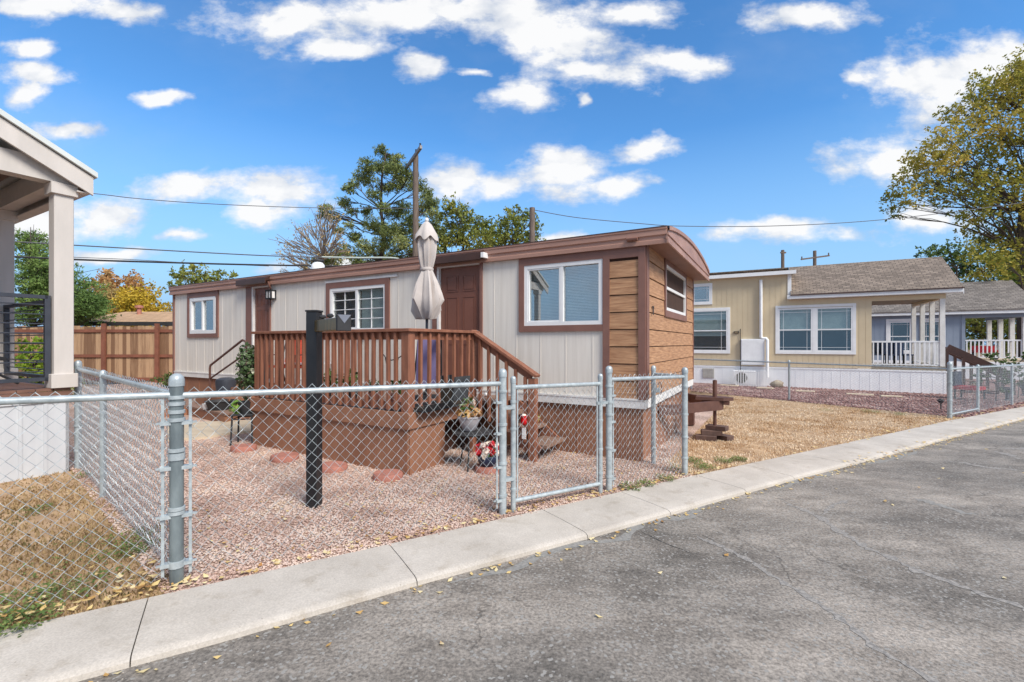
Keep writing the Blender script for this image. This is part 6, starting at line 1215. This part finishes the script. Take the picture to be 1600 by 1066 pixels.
# big yellowing tree on the right
bl = [(790,90),(730,160),(620,190,.7),(700,200),(560,290),(650,280),(740,290),(500,320,.8),(600,360),(700,380),(790,330),(450,400,.8),(370,480,.8),(430,490),(520,460),(620,460),(720,470),(340,540),(300,600),(270,660,.8),(380,580),(450,600),(540,560),(640,560),(740,580),(255,700,.7),(420,660),(520,660),(620,640),(720,660),(560,740),(660,740),(760,730),(560,810),(660,830),(760,840),(600,890),(700,920),(650,970),(760,960),(270,735,.6),(590,240),(680,240),(760,230),(540,400),(660,420),(760,420),(400,540),(480,540),(590,600),(690,610),(780,640),(620,700),(720,790),(610,850),(710,870),(800,900),(350,650),(790,160),(640,330),(560,500),(680,520)]
bl = [(1300+q[0]/2.667, 60+q[1]/2.667)+tuple(q[2:]) for q in bl]+[(rt.uniform(1600,1790), rt.uniform(110,430), 1.2) for _ in range(60)]
base = P(1602, 536, 28); tree('large_yellowing_tree', 'large olive-gold tree towering over the blue-grey house at the right', (base.x, 28, -.3), tuple(P(1612, 190, 28)), .42, pc(bl, 28, 1.05, 2.8), 290, .15, COTM, aspect=.36, seed=21, lim=.15)
ml = [(1450,397),(1465,390),(1480,392),(1495,398),(1510,400),(1460,408),(1485,410),(1505,412,1.2),(1520,420,1.2),(1500,428,1.3),(1530,432,1.2),(1540,410),(1480,425,1.2)]
tree('green_tree', 'grey-green tree peeking over the tan roof ridge at the right', tuple(P(1495, 536, 38))[:2]+(-.3,), tuple(P(1495, 420, 38)), .2, pc(ml, 38, .85, 1.5), 220, .2, GRNM, seed=31)
ml = [(rt.uniform(1560, 1640), rt.uniform(395, 450), 1.2) for _ in range(22)]
tree('green_tree', 'fresh green tree behind the blue-grey roof below the large golden crown', tuple(P(1600, 536, 33))[:2]+(-.3,), tuple(P(1600, 440, 33)), .2, pc(ml, 33, .9, 1.5), 220, .2, ramp_island('fresh_green_leaves', [srgb(70,104,40), srgb(104,134,54), srgb(140,156,70)], .6, .3), seed=33)
ml = [(rt.uniform(1500, 1600), rt.uniform(492, 545), 1) for _ in range(40)]
tree('garden_bush', 'dark leafy bush seen through the porch of the blue-grey house', tuple(P(1550, 536, 30))[:2]+(-.3,), tuple(P(1550, 520, 30)), .1, pc(ml, 30, .7, 1.0), 240, .16, ELMM, seed=35, cat='bush')
# left background
ml = [(rt.uniform(28, 150), 0, 1) for _ in range(90)]; ml = [(x, rt.uniform(352+abs(x-48)*1.15, 500), 1.1) for x, _, _ in ml]
cl = [(c, (r*1.3, r*1.3, r*.6)) for c, r in pc(ml, 22, .55, 1.6)]
tree('feathery_conifer', 'soft green conifer behind the neighbour porch column', tuple(P(60, 536, 22))[:2]+(-.2,), tuple(P(48, 355, 22)), .2, cl, 750, .13, ramp_island('conifer_green', [srgb(80,104,56), srgb(110,136,70), srgb(142,160,90)], .7, .25, nscale=.6), aspect=.2, seed=41, lim=.12, topf=.06)
def shrub(name, label, box, Y, r, n, size, mat, seed, cnt=26, cat='tree'):
    x0, x1, y0, y1 = box; rr = random.Random(seed); L2 = []
    while len(L2) < cnt:
        px, py = rr.uniform(x0, x1), rr.uniform(y0, y1); u = (px-(x0+x1)/2)/((x1-x0)/2); v = (y1-py)/(y1-y0)
        if v < math.sqrt(max(0, 1-u*u*.9)): L2.append((px, py, 1))
    c = P((x0+x1)/2, HY, Y); return tree(name, label, (c.x, Y, -.2), tuple(P((x0+x1)/2, (y0+y1)/2, Y)), .12, pc(L2, Y, r, 1.2), n, size, mat, seed=seed, cat=cat, twig=False)
shrub('orange_tree', 'dull orange autumn tree beyond the sandy roof, left one', (148,190,422,500), 42, .9, 260, .22, ORAM, 51); shrub('orange_tree', 'dull orange autumn tree beyond the sandy roof, behind the yellow one', (180,228,432,500), 44, .9, 260, .22, ORAM, 52)
shrub('grey_tree', 'grey-green bare-looking tree between the conifer and the orange trees', (140,196,448,505), 38, .8, 200, .18, SPAM, 53); shrub('yellow_tree', 'bright yellow tree directly behind the roof vent of the sandy roof', (190,246,450,505), 36, .85, 300, .2, YELM, 54); shrub('yellow_tree', 'small orange-yellow tree at the far end of the trailer roofline', (240,285,478,505), 36, .6, 240, .18, YELM, 55, 12)
shrub('garden_bush', 'bright green bush seen through the neighbour porch railing', (-10,110,535,612), 12, .3, 900, .07, ramp_island('bright_hedge_leaves', [srgb(80,110,34), srgb(126,152,44), srgb(166,182,66)], .6, .3), 56, 44, 'bush')
shrub('garden_bush', 'small green shrub between the cedar fence and the trailer end', (246,272,575,605), 15.5, .22, 900, .06, GRNM, 57, 10, 'bush')
for i, (px, py, Y, h, lab) in enumerate(((1556,628,13.5,1.5,'slender young green shrub behind the far pavement fence'), (1590,622,14.5,1.4,'young shrub at the right edge behind the far fence'))):
    c = G(px, py); L2 = [((c.x+rt.uniform(-.35,.35), c.y+rt.uniform(-.3,.3), c.z+rt.uniform(.5,h)), .22) for _ in range(10)]; tree('young_shrub', lab, tuple(c), (c.x, c.y, c.z+h*.8), .02, L2, 900, .07, GRNM, seed=61+i, cat='shrub', twig=False)
for i, (px, py) in enumerate(((1574,626),(1600,618))):
    g = G(px, py); s = thing('urn_planter', ['dark urn planter behind the far pavement fence', 'dark urn planter at the right image edge'][i], 'planter', g); m = MB(); m.lathe([(.1,0),(.05,.05),(.06,.2),(.16,.38),(.17,.42),(.14,.42),(0,.36)], (0,0,0), 12); obj('urn', m, GREYDK, s, smooth=True)
s_ = G(1548, 634); s = thing('red_garden_chair', 'low dark garden chair with red cushion behind the far fence', 'chair', s_+Vector((1.0,1.6,0)), R(30)); m = MB(); m.box(-.3,.3,-.3,.3,.3,.4); obj('seat', m, RED, s); m = MB(); m.box(-.3,.3,.27,.33,.4,.85); obj('backrest', m, NAVY, s)
for a_ in (-.27,.27):
    for b_ in (-.27,.27): m = MB(); m.box(a_-.02,a_+.02,b_-.02,b_+.02,0,.299); obj('leg', m, BLACKM, s)

# ================================================================== poles and wires
c = P(649.5, 536, 22); s = thing('utility_pole', 'tall weathered utility pole with one cross arm, right of the pine', 'utility pole', (c.x, 22, -.2)); zt2 = HC+(HY-243)/F*22+.2
m = MB(); m.tube([(0,0,0),(0,0,zt2)], [.17, .13], 10); obj('pole', m, POLEW, s, smooth=True); a = P(659, 240, 20.7); b = P(635, 265, 23.3); b.z = a.z = HC+(HY-250)/F*22; m = MB(); m.bar((a.x-c.x, a.y-22-.16, a.z+.2), (b.x-c.x, b.y-22-.16, b.z+.2), .11, .14); arm = obj('cross_arm', m, pm('grey_arm_wood', srgb(150,148,150), srgb(116,114,116)), s)
for t in (.05, .3, .95): q = a.lerp(b, t); m = MB(); m.lathe([(.03,0),(.05,.05),(.03,.08),(.05,.12),(0,.15)], (q.x-c.x, q.y-22-.16, q.z+.28), 8); obj('insulator', m, BLACKM, arm)
m = MB(); q = a.lerp(b, .8); m.bar((0,-.12,a.z-.7), (q.x-c.x, q.y-22-.16, a.z+.15), .04, .04); obj('brace', m, GALV, s)
c = P(831.5, 536, 21); s = thing('cut_off_pole', 'short dark pole top standing behind the trailer roof', 'utility pole', (c.x, 21, -.2)); m = MB(); m.tube([(0,0,0),(0,0,HC+(HY-325)/F*21+.2)], [.16,.13], 10); obj('pole', m, POLEW, s, smooth=True)
for px, py, arm_, lab in ((1223,391,0,'distant plain pole above the tan roof junction'), (1273,392,1,'distant pole with a cross arm above the tan roof')):
    c = P(px, 536, 60); h = HC+(HY-py)/F*60+.3; s = thing('distant_pole', lab, 'utility pole', (c.x, 60, -.3)); m = MB(); m.tube([(0,0,0),(0,0,h)], [.25,.2], 8); obj('pole', m, POLEW, s)
    m = MB(); z = h-(.9 if arm_ else .35); w = 1.85 if arm_ else .35; m.bar((-w,-.1,z-.25*arm_),(w,-.1,z+.25*arm_), .16, .18); obj('cross_arm', m, POLEW, s)
    if arm_:
        for q in (-1.75, 1.75): m = MB(); m.lathe([(.08,0),(.08,.3),(0,.35)], (q,-.1,z+.05+q*.14), 6); obj('insulator', m, POLEW, s)
def wire(label, pts, r, mat=None, Y=None):
    P3_ = [P(px, py, y) for px, py, y in pts]; out_ = []
    for i in range(len(P3_)-1):        # smooth path
        p0_ = P3_[max(0, i-1)]; p1_ = P3_[i]; p2_ = P3_[i+1]; p3_ = P3_[min(len(P3_)-1, i+2)]
        for k in range(6): t = k/6; out_.append(.5*((2*p1_)+(-p0_+p2_)*t+(2*p0_-5*p1_+4*p2_-p3_)*t*t+(-p0_+3*p1_-3*p2_+p3_)*t**3))
    out_.append(P3_[-1]); m = MB(); m.tube(out_, r, 5); o = obj('overhead_wire', m, mat or BLACKM, smooth=True); rehome(o, P3_[0]); return tag(o, label, 'wire')
WG = pm('grey_cable', srgb(96,96,100), srgb(80,80,84))
wire('thin upper overhead wire running from the neighbour roof to the utility pole', [(-40,286,16),(140,302,17),(210,310,18),(300,317,19),(400,322,20),(500,325,21),(648,326,22)], .016, WG)
wire('overhead wire from the cut-off pole across to the big yellowing tree', [(833,328,21),(900,340,21),(1000,349.5,21),(1065,353.5,21),(1200,353.5,21.5),(1350,346,22),(1500,330,23),(1640,311,24)], .017, WG)
wire('middle overhead cable that turns into a thick pale sleeve at the pine', [(-40,374,15),(110,383,16),(250,391,17),(400,399,18),(505,402.5,19)], .022, WG)
wire('thick pale sleeve hanging in front of the pine above the trailer roof', [(503,402,19),(560,403,19),(610,403,19),(632,407,19),(645,411,19)], .036, pm('pale_sleeve', srgb(190,200,192), srgb(170,180,172)))
wire('thick black lowest overhead cable behind the trailer roof', [(-40,398,15),(112,405.5,16),(250,410,17),(400,414,18),(560,416,19),(650,412,22)], .034, BLACKM)
wire('thin grey wire just above the thick black cable', [(112,402,16.4),(200,405.5,17),(300,411,18),(420,416,19)], .012, WG)
